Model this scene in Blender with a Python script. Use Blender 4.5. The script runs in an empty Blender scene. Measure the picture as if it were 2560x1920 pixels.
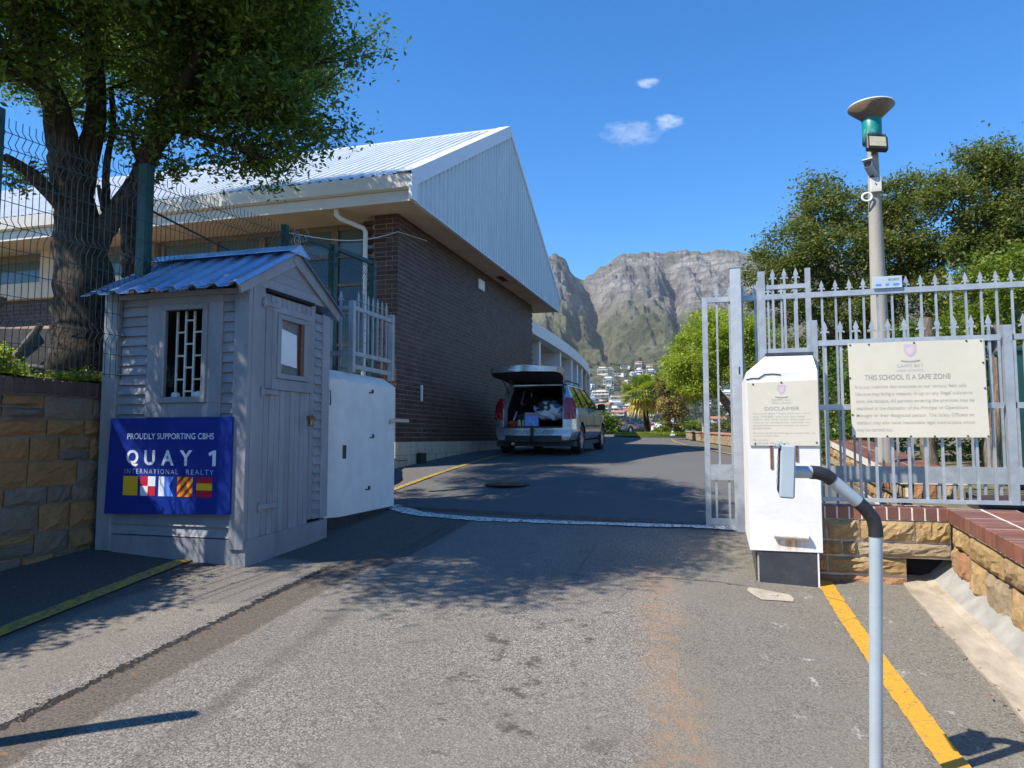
import bpy, math, random
import numpy as np
from mathutils import Vector, Matrix
R = math.radians
rnd = random.Random(7)
scene = bpy.context.scene
col = scene.collection
# ------------------------------------------------------------------ camera
EYE = 1.55
YAW = R(16.3)
cam_d = bpy.data.cameras.new('camera'); cam = bpy.data.objects.new('camera', cam_d); col.objects.link(cam)
cam_d.sensor_width = 36.0; cam_d.lens = 25.22; cam_d.clip_start = 0.05; cam_d.clip_end = 20000
cam.location = (0, 0, EYE); cam.rotation_euler = (R(90 + 4.26), 0, YAW)
scene.camera = cam
# ------------------------------------------------------------------ sun, sky, exposure
SUN_EL = R(49.5); SUN_H = (-0.755, -0.656)            # direction towards the sun
sun_d = bpy.data.lights.new('sun', 'SUN'); sun = bpy.data.objects.new('sun', sun_d); col.objects.link(sun)
sun_d.energy = 4.8; sun_d.angle = R(0.53); sun_d.color = (1.0, 0.935, 0.82)
_d = Vector((SUN_H[0]*math.cos(SUN_EL), SUN_H[1]*math.cos(SUN_EL), math.sin(SUN_EL))).normalized()
sun.rotation_euler = _d.to_track_quat('Z', 'Y').to_euler(); sun.location = (0, 0, 60)
world = bpy.data.worlds.new('World'); scene.world = world; world.use_nodes = True
wt = world.node_tree; wt.nodes.clear()
def wn(t): return wt.nodes.new(t)
sky = wn('ShaderNodeTexSky'); sky.sky_type = 'NISHITA'; sky.sun_disc = False
sky.sun_elevation = SUN_EL; sky.sun_rotation = math.atan2(SUN_H[0], SUN_H[1])
sky.altitude = 50; sky.air_density = 1.0; sky.dust_density = 0.0; sky.ozone_density = 8.0
hs = wn('ShaderNodeHueSaturation'); hs.inputs['Saturation'].default_value = 1.23; hs.inputs['Value'].default_value = 1.27
bg = wn('ShaderNodeBackground'); bg.inputs[1].default_value = 0.112
wo = wn('ShaderNodeOutputWorld')
wt.links.new(sky.outputs[0], hs.inputs['Color'])
tc = wn('ShaderNodeTexCoord')
def wmath(op, a, b=None):
    n = wn('ShaderNodeMath'); n.operation = op; n.use_clamp = False
    for i, q in enumerate((a, b)):
        if q is None: continue
        if isinstance(q, (int, float)): n.inputs[i].default_value = q
        else: wt.links.new(q, n.inputs[i])
    return n.outputs[0]
nz = wn('ShaderNodeTexNoise'); nz.inputs['Scale'].default_value = 105; nz.inputs['Detail'].default_value = 3; nz.inputs['Roughness'].default_value = .65
_st = wn('ShaderNodeVectorMath'); _st.operation = 'MULTIPLY'; _st.inputs[1].default_value = (.55, .55, 1.3); wt.links.new(tc.outputs['Generated'], _st.inputs[0]); wt.links.new(_st.outputs[0], nz.inputs['Vector'])
def cloud(direction, w, h, amp, lo=.42, hi=.68):
    """a wisp of cloud at a direction in the sky (w, h: half-size in radians)"""
    d = Vector(direction).normalized(); right = Vector((d.y, -d.x, 0)).normalized(); up = right.cross(d)
    def dot(v):
        n = wn('ShaderNodeVectorMath'); n.operation = 'DOT_PRODUCT'; n.inputs[1].default_value = v
        wt.links.new(tc.outputs['Generated'], n.inputs[0]); return n.outputs['Value']
    x = wmath('DIVIDE', dot(right), w); y = wmath('DIVIDE', dot(up), h)
    yy = wmath('SUBTRACT', y, d.dot(up)/h)
    r = wmath('ADD', wmath('MULTIPLY', x, x), wmath('MULTIPLY', yy, yy))
    m = wn('ShaderNodeMapRange'); m.interpolation_type = 'SMOOTHSTEP'; wt.links.new(r, m.inputs[0])
    m.inputs[1].default_value = 0; m.inputs[2].default_value = 1; m.inputs[3].default_value = 1; m.inputs[4].default_value = 0
    f = wmath('ADD', wmath('MULTIPLY', wmath('SUBTRACT', m.outputs[0], 1), .45), wmath('ADD', nz.outputs[0], .32))
    m2 = wn('ShaderNodeMapRange'); wt.links.new(f, m2.inputs[0]); m2.inputs[1].default_value = lo; m2.inputs[2].default_value = hi
    front = wmath('GREATER_THAN', dot(d), 0)
    return wmath('MULTIPLY', wmath('MULTIPLY', wmath('MULTIPLY', m2.outputs[0], m.outputs[0]), front), amp)
CLOUDS = [((-.0909, 1.0, .5033), .021, .010, .45, .55, .85), ((-.0628, 1.0, .4428), .028, .013, .5, .58, .9), ((-.1150, 1.0, .4330), .060, .026, .28, .58, .95)]
cm = None
for cd in CLOUDS:
    o = cloud(*cd); cm = o if cm is None else wmath('ADD', cm, o)
mixc = wn('ShaderNodeMix'); mixc.data_type = 'RGBA'; mixc.clamp_factor = True
wt.links.new(cm, mixc.inputs[0]); wt.links.new(hs.outputs[0], mixc.inputs[6]); mixc.inputs[7].default_value = (6.2, 6.6, 7.4, 1)
wt.links.new(mixc.outputs[2], bg.inputs[0]); wt.links.new(bg.outputs[0], wo.inputs[0])
scene.view_settings.view_transform = 'Standard'; scene.view_settings.look = 'None'
scene.view_settings.exposure = 0.70; scene.view_settings.gamma = 1.0; scene.view_settings.use_curve_mapping = False
scene.cycles.max_bounces = 5; scene.cycles.diffuse_bounces = 3; scene.cycles.glossy_bounces = 3
scene.cycles.transparent_max_bounces = 16; scene.cycles.volume_bounces = 0
# ------------------------------------------------------------------ helpers: objects
def c2w(X, Y):
    """camera-heading ground coordinates (right, forward) -> world x, y"""
    return (X*math.cos(YAW) - Y*math.sin(YAW), X*math.sin(YAW) + Y*math.cos(YAW))
def link(o, parent=None):
    col.objects.link(o)
    if parent is not None: o.parent = parent
    return o
def tag(o, label=None, cat=None, group=None, kind=None):
    if label: o['label'] = label
    if cat: o['category'] = cat
    if group: o['group'] = group
    if kind: o['kind'] = kind
    return o
def thing(name, label, cat, loc=(0, 0, 0), rz=0, group=None):
    o = bpy.data.objects.new(name, None); link(o); o.location = loc; o.rotation_euler = (0, 0, rz); o.empty_display_size = .2
    return tag(o, label, cat, group)
class MB:
    """collects polygons into one mesh"""
    def __init__(s): s.v = []; s.f = []; s.m = []; s.sm = []
    def add(s, vs, fs, mi=0, smooth=False):
        b = len(s.v); s.v += [tuple(p) for p in vs]
        for f in fs: s.f.append([b+i for i in f]); s.m.append(mi); s.sm.append(smooth)
        return s
    def box(s, x0, x1, y0, y1, z0, z1, mi=0, ch=0.0, rot=None, about=None):
        if ch <= 0:
            vs = [(x, y, z) for z in (z0, z1) for y in (y0, y1) for x in (x0, x1)]
            fs = [(0,2,3,1),(4,5,7,6),(0,1,5,4),(2,6,7,3),(0,4,6,2),(1,3,7,5)]
        else:
            X=(x0,x1);Y=(y0,y1);Z=(z0,z1); vs=[]; idx={}
            for i in (0,1):
                for j in (0,1):
                    for k in (0,1):
                        sx=ch if i==0 else -ch; sy=ch if j==0 else -ch; sz=ch if k==0 else -ch
                        for a,p in enumerate(((X[i],Y[j]+sy,Z[k]+sz),(X[i]+sx,Y[j],Z[k]+sz),(X[i]+sx,Y[j]+sy,Z[k]))):
                            idx[(i,j,k,a)]=len(vs); vs.append(p)
            I=idx; fs=[]
            for i in (0,1):
                q=[I[(i,0,0,0)],I[(i,0,1,0)],I[(i,1,1,0)],I[(i,1,0,0)]]; fs.append(q if i==0 else q[::-1])
            for j in (0,1):
                q=[I[(0,j,0,1)],I[(1,j,0,1)],I[(1,j,1,1)],I[(0,j,1,1)]]; fs.append(q if j==0 else q[::-1])
            for k in (0,1):
                q=[I[(0,0,k,2)],I[(0,1,k,2)],I[(1,1,k,2)],I[(1,0,k,2)]]; fs.append(q if k==0 else q[::-1])
            for i in (0,1):
                for j in (0,1):
                    q=[I[(i,j,0,0)],I[(i,j,0,1)],I[(i,j,1,1)],I[(i,j,1,0)]]; fs.append(q if i==j else q[::-1])
            for i in (0,1):
                for k in (0,1):
                    q=[I[(i,0,k,0)],I[(i,1,k,0)],I[(i,1,k,2)],I[(i,0,k,2)]]; fs.append(q if i==k else q[::-1])
            for j in (0,1):
                for k in (0,1):
                    q=[I[(0,j,k,1)],I[(0,j,k,2)],I[(1,j,k,2)],I[(1,j,k,1)]]; fs.append(q if j==k else q[::-1])
            for i in (0,1):
                for j in (0,1):
                    for k in (0,1):
                        q=[I[(i,j,k,0)],I[(i,j,k,1)],I[(i,j,k,2)]]; fs.append(q if (i+j+k)%2 else q[::-1])
        if rot is not None:
            ab = Vector(about if about else ((x0+x1)/2,(y0+y1)/2,(z0+z1)/2))
            vs = [tuple(rot @ (Vector(p)-ab) + ab) for p in vs]
        return s.add(vs, fs, mi)
    def prism(s, poly, axis, a, b, mi=0):
        """poly: 2-D points; extruded along axis (0,1,2) from a to b"""
        n=len(poly)
        def p3(p, t):
            q=list(p); q.insert(axis, t); return tuple(q)
        vs=[p3(p,a) for p in poly]+[p3(p,b) for p in poly]
        fs=[tuple(range(n))[::-1], tuple(range(n,2*n))]+[(i,(i+1)%n,n+(i+1)%n,n+i) for i in range(n)]
        return s.add(vs, fs, mi)
    def bar(s, p, q, w, h=None, mi=0, up=(0,0,1)):
        """square bar from p to q"""
        h = h or w; p=Vector(p); q=Vector(q); d=(q-p).normalized(); u=Vector(up)
        if abs(d.dot(u))>.98: u=Vector((1,0,0)) if abs(d.x)<.9 else Vector((0,1,0))
        x=d.cross(u).normalized(); y=x.cross(d)
        vs=[c+x*(sx*w/2)+y*(sy*h/2) for c in (p,q) for sx,sy in ((-1,-1),(1,-1),(1,1),(-1,1))]
        return s.add(vs, [(3,2,1,0),(4,5,6,7),(0,1,5,4),(1,2,6,5),(2,3,7,6),(3,0,4,7)], mi)
    def tube(s, pts, rad, n=8, mi=0, cap=True, smooth=True):
        pts=[Vector(p) for p in pts]; k=len(pts); rad=rad if hasattr(rad,'__len__') else [rad]*k
        vs=[]; fs=[]; prev=None
        for i,p in enumerate(pts):
            d=(pts[min(i+1,k-1)]-pts[max(i-1,0)]).normalized()
            if prev is None:
                u=Vector((0,0,1)) if abs(d.z)<.9 else Vector((1,0,0)); x=d.cross(u).normalized()
            else:
                x=(prev-d*prev.dot(d)).normalized()
            prev=x; y=d.cross(x)
            for j in range(n):
                a=2*math.pi*j/n; vs.append(p+(x*math.cos(a)+y*math.sin(a))*rad[i])
        for i in range(k-1):
            for j in range(n):
                fs.append((i*n+j,i*n+(j+1)%n,(i+1)*n+(j+1)%n,(i+1)*n+j))
        s.add(vs, fs, mi, smooth)
        if cap:
            s.add([vs[j] for j in range(n)], [tuple(range(n))[::-1]], mi); s.add([vs[(k-1)*n+j] for j in range(n)], [tuple(range(n))], mi)
        return s
    def lathe(s, prof, c=(0,0,0), n=24, axis=2, mi=0, smooth=True):
        """prof: (r, h) pairs turned about an axis through c"""
        vs=[]; fs=[]
        for r,h in prof:
            for j in range(n):
                a=2*math.pi*j/n; p=[r*math.cos(a), r*math.sin(a)]; p.insert(axis,h); vs.append((p[0]+c[0],p[1]+c[1],p[2]+c[2]))
        for i in range(len(prof)-1):
            for j in range(n):
                fs.append((i*n+j,i*n+(j+1)%n,(i+1)*n+(j+1)%n,(i+1)*n+j))
        return s.add(vs, fs, mi, smooth)
    def mesh(s, name, mats):
        me=bpy.data.meshes.new(name); me.from_pydata(s.v, [], s.f)
        mats = mats if isinstance(mats,(list,tuple)) else [mats]
        for m in mats: me.materials.append(m)
        me.polygons.foreach_set('material_index', s.m); me.polygons.foreach_set('use_smooth', s.sm); me.update()
        return me
    def build(s, name, mats, parent=None, loc=None):
        o=bpy.data.objects.new(name, s.mesh(name, mats)); link(o, parent)
        if loc: o.location=loc
        return o
def inst(name, me, parent, loc=(0,0,0), rot=None, scale=None):
    o=bpy.data.objects.new(name, me); link(o, parent); o.location=loc
    if rot: o.rotation_euler=rot
    if scale: o.scale=scale
    return o
def np_mesh(name, V, Fq, mats, smooth=False):
    me=bpy.data.meshes.new(name); V=np.asarray(V,dtype=np.float32); Fq=np.asarray(Fq,dtype=np.int32)
    k=Fq.shape[1]; me.vertices.add(len(V)); me.vertices.foreach_set('co', V.ravel())
    me.loops.add(Fq.size); me.loops.foreach_set('vertex_index', Fq.ravel())
    me.polygons.add(len(Fq)); me.polygons.foreach_set('loop_start', np.arange(0,Fq.size,k,dtype=np.int32)); me.polygons.foreach_set('loop_total', np.full(len(Fq),k,dtype=np.int32))
    me.polygons.foreach_set('use_smooth', np.full(len(Fq),smooth))
    for m in (mats if isinstance(mats,(list,tuple)) else [mats]): me.materials.append(m)
    me.update(calc_edges=True); return me
def grid_faces(nr, nc):
    i=np.arange(nr-1)[:,None]*nc+np.arange(nc-1)[None,:]
    return np.stack([i,i+1,i+nc+1,i+nc],-1).reshape(-1,4)
# ------------------------------------------------------------------ helpers: materials
class NT:
    def __init__(s, name):
        s.mat=bpy.data.materials.new(name); s.mat.use_nodes=True; s.t=s.mat.node_tree; s.t.nodes.clear()
        s.out=s.n('ShaderNodeOutputMaterial'); s.b=s.n('ShaderNodeBsdfPrincipled'); s.l(s.b.outputs[0], s.out.inputs[0])
        s.geo=s.n('ShaderNodeNewGeometry'); s.pos=s.geo.outputs['Position']
    def n(s, t): return s.t.nodes.new(t)
    def l(s, a, b): s.t.links.new(a, b)
    def set(s, sock, v):
        if isinstance(v,(int,float)): sock.default_value=v
        elif isinstance(v,(tuple,list)): sock.default_value=tuple(v) if len(v)!=3 or sock.type=='VECTOR' else (*v,1)
        else: s.l(v, sock)
    def math(s, op, a, b=None, c=None, clamp=False):
        n=s.n('ShaderNodeMath'); n.operation=op; n.use_clamp=clamp
        for i,q in enumerate((a,b,c)):
            if q is not None: s.set(n.inputs[i], q)
        return n.outputs[0]
    def mix(s, f, a, b, bt='MIX'):
        n=s.n('ShaderNodeMix'); n.data_type='RGBA'; n.blend_type=bt; n.clamp_factor=True
        s.set(n.inputs[0],f); s.set(n.inputs[6],a); s.set(n.inputs[7],b); return n.outputs[2]
    def noise(s, scale, detail=4, rough=.55, vec=None, dist=0):
        n=s.n('ShaderNodeTexNoise'); n.inputs['Scale'].default_value=scale; n.inputs['Detail'].default_value=detail; n.inputs['Roughness'].default_value=rough; n.inputs['Distortion'].default_value=dist
        s.l(vec or s.pos, n.inputs['Vector']); return n.outputs[0]
    def voro(s, scale, feature='F1', vec=None, out='Distance'):
        n=s.n('ShaderNodeTexVoronoi'); n.feature=feature; n.inputs['Scale'].default_value=scale; s.l(vec or s.pos, n.inputs['Vector']); return n.outputs[out]
    def ramp(s, f, lo, hi, a=0., b=1., smooth=True):
        n=s.n('ShaderNodeMapRange'); n.interpolation_type='SMOOTHSTEP' if smooth else 'LINEAR'; s.set(n.inputs[0],f)
        for i,q in enumerate((lo,hi,a,b)): n.inputs[1+i].default_value=q
        return n.outputs[0]
    def scalev(s, sx, sy, sz, vec=None):
        n=s.n('ShaderNodeVectorMath'); n.operation='MULTIPLY'; s.l(vec or s.pos, n.inputs[0]); n.inputs[1].default_value=(sx,sy,sz); return n.outputs[0]
    def xyz(s):
        n=s.n('ShaderNodeSeparateXYZ'); s.l(s.pos, n.inputs[0]); return n.outputs
    def bump(s, h, strength, dist=.01, normal=None):
        n=s.n('ShaderNodeBump'); n.inputs['Strength'].default_value=strength; n.inputs['Distance'].default_value=dist; s.l(h, n.inputs['Height'])
        if normal: s.l(normal, n.inputs['Normal'])
        return n.outputs[0]
    def rand(s):
        oi=s.n('ShaderNodeObjectInfo'); return s.math('FRACT', s.math('ADD', oi.outputs['Random'], s.geo.outputs['Random Per Island']))
def pm(name, base, rough=.6, metal=0., var=.12, vs=5., bump=.0, bs=90., rndv=0., rndhue=None, dirt=None, dirt_amt=.35, dirt_scale=3., coat=0., spec=.5, stretch=None):
    """general weathered surface: tone noise, piece-to-piece tone, patches of a second colour, fine relief"""
    t=NT(name); vec=t.scalev(*stretch) if stretch else None
    c=t.mix(t.ramp(t.noise(vs,5,.6,vec),.25,.75), [q*(1-var) for q in base], [min(1,q*(1+var)) for q in base])
    if dirt:
        c=t.mix(t.math('MULTIPLY', t.ramp(t.noise(dirt_scale,6,.68,vec),.5,.72), dirt_amt), c, dirt)
    if rndv or rndhue:
        r=t.rand()
        if rndhue:
            c=t.mix(t.ramp(r,0,1,smooth=False), c, rndhue) if not rndv else t.mix(t.ramp(t.math('FRACT',t.math('MULTIPLY',r,7.3)),.3,1,smooth=False), c, rndhue)
        if rndv:
            k=t.ramp(r,0,1,1-rndv,1+rndv,smooth=False); h=t.n('ShaderNodeHueSaturation'); t.l(k,h.inputs['Value']); t.l(c,h.inputs['Color']); c=h.outputs[0]
    t.l(c,t.b.inputs['Base Color']); t.b.inputs['Metallic'].default_value=metal
    t.l(t.ramp(t.noise(vs*2.3,3),.2,.8,max(.02,rough-.1),min(1,rough+.1)), t.b.inputs['Roughness'])
    t.b.inputs['Specular IOR Level'].default_value=spec
    if coat: t.b.inputs['Coat Weight'].default_value=coat; t.b.inputs['Coat Roughness'].default_value=.05
    if bump: t.l(t.bump(t.noise(bs,4,.6,vec),bump,.01), t.b.inputs['Normal'])
    return t.mat
def leafmat(name, a, b, yel=None, yfrac=.06, trans=.35, rough=.45):
    t=NT(name); r=t.geo.outputs['Random Per Island']
    c=t.mix(t.ramp(r,0,1,smooth=False), a, b)
    if yel: c=t.mix(t.math('GREATER_THAN', t.math('FRACT',t.math('MULTIPLY',r,13.7)), 1-yfrac), c, yel)
    t.l(c,t.b.inputs['Base Color']); t.b.inputs['Roughness'].default_value=rough; t.b.inputs['Specular IOR Level'].default_value=.35
    tr=t.n('ShaderNodeBsdfTranslucent'); t.l(t.mix(.5,c,(c if False else (b[0]*1.5,b[1]*1.6,b[2]*.6))), tr.inputs[0])
    ms=t.n('ShaderNodeMixShader'); ms.inputs[0].default_value=trans; t.l(t.b.outputs[0],ms.inputs[1]); t.l(tr.outputs[0],ms.inputs[2]); t.l(ms.outputs[0],t.out.inputs[0])
    return t.mat
def glassy(name, tint=(.02,.025,.03), rough=.06, spec=.6, var=.0):
    t=NT(name); t.b.inputs['Base Color'].default_value=(*tint,1); t.b.inputs['Roughness'].default_value=rough; t.b.inputs['Specular IOR Level'].default_value=spec
    t.l(t.bump(t.noise(1.3,2),.05,.03), t.b.inputs['Normal']); return t.mat
# ------------------------------------------------------------------ helpers: lettering, leaves, noise
_font_objs=[]
def lettering(body, width, height, bold=0.0, spacing=1.0):
    """flat lettering as a mesh in the x-z plane, centred, scaled to width x cap height (one of them may be None)"""
    cu=bpy.data.curves.new('lettering','FONT'); cu.body=body; cu.align_x='CENTER'; cu.align_y='CENTER'; cu.space_character=spacing; cu.offset=bold; cu.resolution_u=3
    o=bpy.data.objects.new('lettering',cu); col.objects.link(o); bpy.context.view_layer.update()
    me=bpy.data.meshes.new_from_object(o.evaluated_get(bpy.context.evaluated_depsgraph_get()))
    bpy.data.objects.remove(o); bpy.data.curves.remove(cu)
    n=len(me.vertices); a=np.zeros(n*3,dtype=np.float32); me.vertices.foreach_get('co',a); a=a.reshape(-1,3)
    lo=a.min(0); hi=a.max(0); sx=width/(hi[0]-lo[0]) if width else None; sz=height/(hi[1]-lo[1]) if height else None
    sx=sx or sz; sz=sz or sx
    b=np.zeros_like(a); b[:,0]=(a[:,0]-(lo[0]+hi[0])/2)*sx; b[:,2]=(a[:,1]-(lo[1]+hi[1])/2)*sz
    me.vertices.foreach_set('co',b.ravel()); me.update(); return me
def leaf_mesh(name, P, size, mat, seed=1, aspect=.45, up=.35, droop=0., outward=None):
    """one small folded leaf face per point of P"""
    g=np.random.default_rng(seed); n=len(P); P=np.asarray(P)
    L=size*g.uniform(.65,1.3,n)[:,None]
    d=g.normal(size=(n,3)); d[:,2]=d[:,2]*.7-droop
    if outward is not None: d+=outward*.9
    d/=np.linalg.norm(d,axis=1)[:,None]
    nn=g.normal(size=(n,3)); nn[:,2]+=up*3; nn-=d*(nn*d).sum(1)[:,None]; nn/=np.linalg.norm(nn,axis=1)[:,None]
    s=np.cross(d,nn); W=L*aspect
    a=P-d*L*.5; b=P+d*L*.5; l=P+s*W*.5+nn*W*.15-d*L*.05; r=P-s*W*.5+nn*W*.15-d*L*.05
    V=np.stack([a,l,b,r],1).reshape(-1,3); F=np.arange(4*n).reshape(-1,4)
    return np_mesh(name,V,F,mat)
def clumps(g, ells, nclump, per, cr, shell=.55):
    """points for leaves: clumps spread in the outer shell of ellipsoids ((cx,cy,cz),(rx,ry,rz),weight)"""
    w=np.array([e[2] for e in ells],float); w/=w.sum(); P=[]; O=[]; CC=[]
    for e,k in zip(ells,(w*nclump).astype(int)+1):
        d=g.normal(size=(k,3)); d/=np.linalg.norm(d,axis=1)[:,None]; r=g.uniform(shell**3,1,k)**(1/3)
        C=np.array(e[0])+d*r[:,None]*np.array(e[1]); CC.append(C)
        q=g.normal(size=(k,per,3))*cr*g.uniform(.5,1.15,(k,1,1)); q[:,:,2]*=.7
        P.append((C[:,None,:]+q).reshape(-1,3)); o=q/np.maximum(1e-3,np.linalg.norm(q,axis=2))[:,:,None]; O.append(o.reshape(-1,3))
    clumps.centres=np.concatenate(CC); return np.concatenate(P), np.concatenate(O)
def vnoise(x, y, seed=0):
    xi=np.floor(x).astype(np.int64); yi=np.floor(y).astype(np.int64); fx=x-xi; fy=y-yi
    fx=fx*fx*(3-2*fx); fy=fy*fy*(3-2*fy)
    def h(a,b):
        k=(a*374761393+b*668265263+seed*982451653)&0xffffffff; k=((k^(k>>13))*1274126177)&0xffffffff; return ((k^(k>>16))&0xffff)/65535.
    return (h(xi,yi)*(1-fx)+h(xi+1,yi)*fx)*(1-fy)+(h(xi,yi+1)*(1-fx)+h(xi+1,yi+1)*fx)*fy
def fbm(x, y, o=5, seed=0, ridged=False):
    s=0; a=1; t=0
    for i in range(o):
        n=vnoise(x*2**i,y*2**i,seed+i*17); n=1-abs(2*n-1) if ridged else n
        s=s+n*a; t+=a; a*=.5
    return s/t
def herm(xs, ys, x):
    n=len(xs)
    if x<=xs[0]: return ys[0]+(x-xs[0])*(ys[1]-ys[0])/(xs[1]-xs[0])
    if x>=xs[-1]: return ys[-1]+(x-xs[-1])*(ys[-1]-ys[-2])/(xs[-1]-xs[-2])
    i=0
    while x>xs[i+1]: i+=1
    def m(j):
        if j==0: return (ys[1]-ys[0])/(xs[1]-xs[0])
        if j==n-1: return (ys[-1]-ys[-2])/(xs[-1]-xs[-2])
        return .5*((ys[j+1]-ys[j])/(xs[j+1]-xs[j])+(ys[j]-ys[j-1])/(xs[j]-xs[j-1]))
    h=xs[i+1]-xs[i]; t=(x-xs[i])/h
    return (2*t**3-3*t*t+1)*ys[i]+(t**3-2*t*t+t)*h*m(i)+(-2*t**3+3*t*t)*ys[i+1]+(t**3-t*t)*h*m(i+1)
def G(u, v):
    """height of the driveway"""
    p=herm([-4,0,4.84,7.86,11.25,14.84,20.1,40,75],[-.07,.2,.52,.70,1.0,1.2,1.28,1.55,1.95],v)
    c=herm([-4,0,6,7.86,12,20],[-.05,-.05,-.05,-.025,-.01,-.01],max(-4,min(20,v)))
    return p+c*max(-3.5,min(4.5,u+3.7))
# ================================================================== the setting
# ---- asphalt: older coarse surface outside the gate, darker fine surface inside
def asphalt():
    t=NT('asphalt'); x,y,z=t.xyz()
    n1=t.noise(1.1,5,.6); wob=t.math('MULTIPLY', t.math('SUBTRACT', t.noise(2.2,4,.6), .5), .32)
    fine=t.math('MULTIPLY', t.math('SUBTRACT', t.noise(26,3), .5), .07)
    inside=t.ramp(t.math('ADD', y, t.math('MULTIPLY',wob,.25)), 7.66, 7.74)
    agg=t.n('ShaderNodeTexVoronoi'); agg.inputs['Scale'].default_value=135; t.l(t.pos,agg.inputs['Vector'])
    sp=t.n('ShaderNodeSeparateColor'); t.l(agg.outputs['Color'],sp.inputs[0])
    coarse=t.mix(t.ramp(sp.outputs[0],0,1,smooth=False),(.105,.093,.079),(.335,.298,.252))
    coarse=t.mix(t.ramp(sp.outputs[1],.90,.97),coarse,(.42,.385,.335))
    coarse=t.mix(t.ramp(sp.outputs[2],.84,.95,0,.8),coarse,(.055,.050,.046))
    coarse=t.mix(t.ramp(agg.outputs['Distance'],.5,.8,0,.45),coarse,(.075,.069,.062))
    coarse=t.mix(t.ramp(n1,.35,.65,.0,.45),coarse,(.138,.125,.109))
    coarse=t.mix(t.ramp(t.noise(.45,4,.55),.45,.62,.0,.40),coarse,(.215,.195,.169))
    edge=t.ramp(t.math('ADD',x,t.math('MULTIPLY',wob,1.2)),-3.35,-3.0,1,0); coarse=t.mix(t.math('MULTIPLY',edge,.35),coarse,(.21,.180,.150))
    # right-hand lane edge: smoother, browner mix
    rl=t.ramp(t.math('ADD',x,wob),-.42,-.16)
    tan=t.mix(t.ramp(sp.outputs[0],0,1,smooth=False),(.095,.086,.071),(.235,.212,.170)); tan=t.mix(t.ramp(t.noise(3.1,5,.65),.4,.62,0,.4),tan,(.20,.182,.148))
    coarse=t.mix(t.math('MULTIPLY',rl,.85),coarse,tan)
    # rust-coloured wash along the joint
    jx=t.math('ADD',t.math('ADD',x,t.math('MULTIPLY',t.math('SUBTRACT',y,4.4),.115)),t.math('MULTIPLY',wob,.55))
    rust=t.math('MULTIPLY',t.math('MULTIPLY',t.ramp(t.math('ABSOLUTE',t.math('ADD',jx,.34)),.03,.24,1,0),t.ramp(y,6.0,6.6,1,0)),t.ramp(t.noise(9,5,.7),.36,.62))
    coarse=t.mix(t.math('MULTIPLY',rust,.42),coarse,(.32,.185,.095))
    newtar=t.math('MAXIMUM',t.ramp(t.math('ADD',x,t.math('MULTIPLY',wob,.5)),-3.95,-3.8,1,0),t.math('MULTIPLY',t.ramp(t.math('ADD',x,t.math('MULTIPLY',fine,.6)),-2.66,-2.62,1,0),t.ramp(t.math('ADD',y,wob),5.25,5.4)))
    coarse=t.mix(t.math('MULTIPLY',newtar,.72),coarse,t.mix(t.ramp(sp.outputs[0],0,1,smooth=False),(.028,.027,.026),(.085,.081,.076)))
    # trench reinstatement strip on the left, gritty and reddish
    tx=t.math('ADD',t.math('ADD',x,fine),t.math('MULTIPLY',t.math('SUBTRACT',y,3.2),.035))
    strip=t.math('MULTIPLY',t.ramp(tx,-2.985,-2.955),t.ramp(tx,-2.71,-2.66,1,0))
    grit=t.mix(t.ramp(t.noise(75,5,.75),.3,.7),(.045,.037,.031),(.18,.145,.118))
    grit=t.mix(t.ramp(t.noise(7,5,.7),.60,.74),grit,(.30,.14,.055))
    coarse=t.mix(t.math('MULTIPLY',strip,.92),coarse,grit)
    crack=t.ramp(t.math('ABSOLUTE',t.math('ADD',t.math('ADD',tx,t.math('MULTIPLY',fine,.8)),2.985)),.012,.036,1,0)
    crack=t.math('MULTIPLY',crack,t.ramp(y,5.0,5.5,1,0))
    # second patch with a dark joint near the gate
    pj=t.math('MULTIPLY',t.ramp(t.math('ABSOLUTE',t.math('ADD',t.math('ADD',x,1.18),t.math('MULTIPLY',fine,.5))),.006,.022,1,0),t.math('MULTIPLY',t.ramp(y,5.0,5.1),t.ramp(y,6.6,6.9,1,0)))
    pj2=t.math('MULTIPLY',t.ramp(t.math('ABSOLUTE',t.math('ADD',t.math('ADD',y,-6.0),wob)),.004,.016,1,0),t.math('MULTIPLY',t.ramp(x,-.6,-.55),t.ramp(x,.1,.2,1,0)))
    crack=t.math('MAXIMUM',crack,t.math('MULTIPLY',t.math('MAXIMUM',t.math('MULTIPLY',pj,.25),pj2),.7))
    # oil and tyre stains on the driving line
    reg=t.math('MULTIPLY',t.ramp(t.math('ABSOLUTE',t.math('ADD',x,1.15)),.25,.95,1,0),t.ramp(y,7.5,5.6,0,1))
    oil=t.math('MULTIPLY',t.math('MAXIMUM',t.ramp(t.noise(4.6,5,.66),.59,.68),t.math('MULTIPLY',t.ramp(t.noise(13,3,.6),.66,.72),.8)),reg)
    coarse=t.mix(t.math('MULTIPLY',oil,.72),coarse,(.045,.04,.036))
    tyre=t.math('MULTIPLY',t.ramp(t.math('ABSOLUTE',t.math('ADD',t.math('ADD',x,2.32),t.math('MULTIPLY',t.math('SUBTRACT',y,3.5),.10))),.015,.10,1,0),t.ramp(t.noise(1.7,3),.35,.6,.25,.9))
    coarse=t.mix(t.math('MULTIPLY',tyre,.6),coarse,(.085,.078,.070))
    scuff=t.math('MULTIPLY',t.math('MULTIPLY',t.ramp(t.noise(7.5,6,.8,t.scalev(1,.45,1)),.58,.66),t.ramp(t.noise(40,3,.7),.4,.6)),t.ramp(x,.0,.5))
    coarse=t.mix(t.math('MULTIPLY',scuff,.7),coarse,(.52,.50,.46))
    fineA=t.mix(t.ramp(t.noise(190,2),.25,.75),(.09,.087,.083),(.165,.159,.152))
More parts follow.
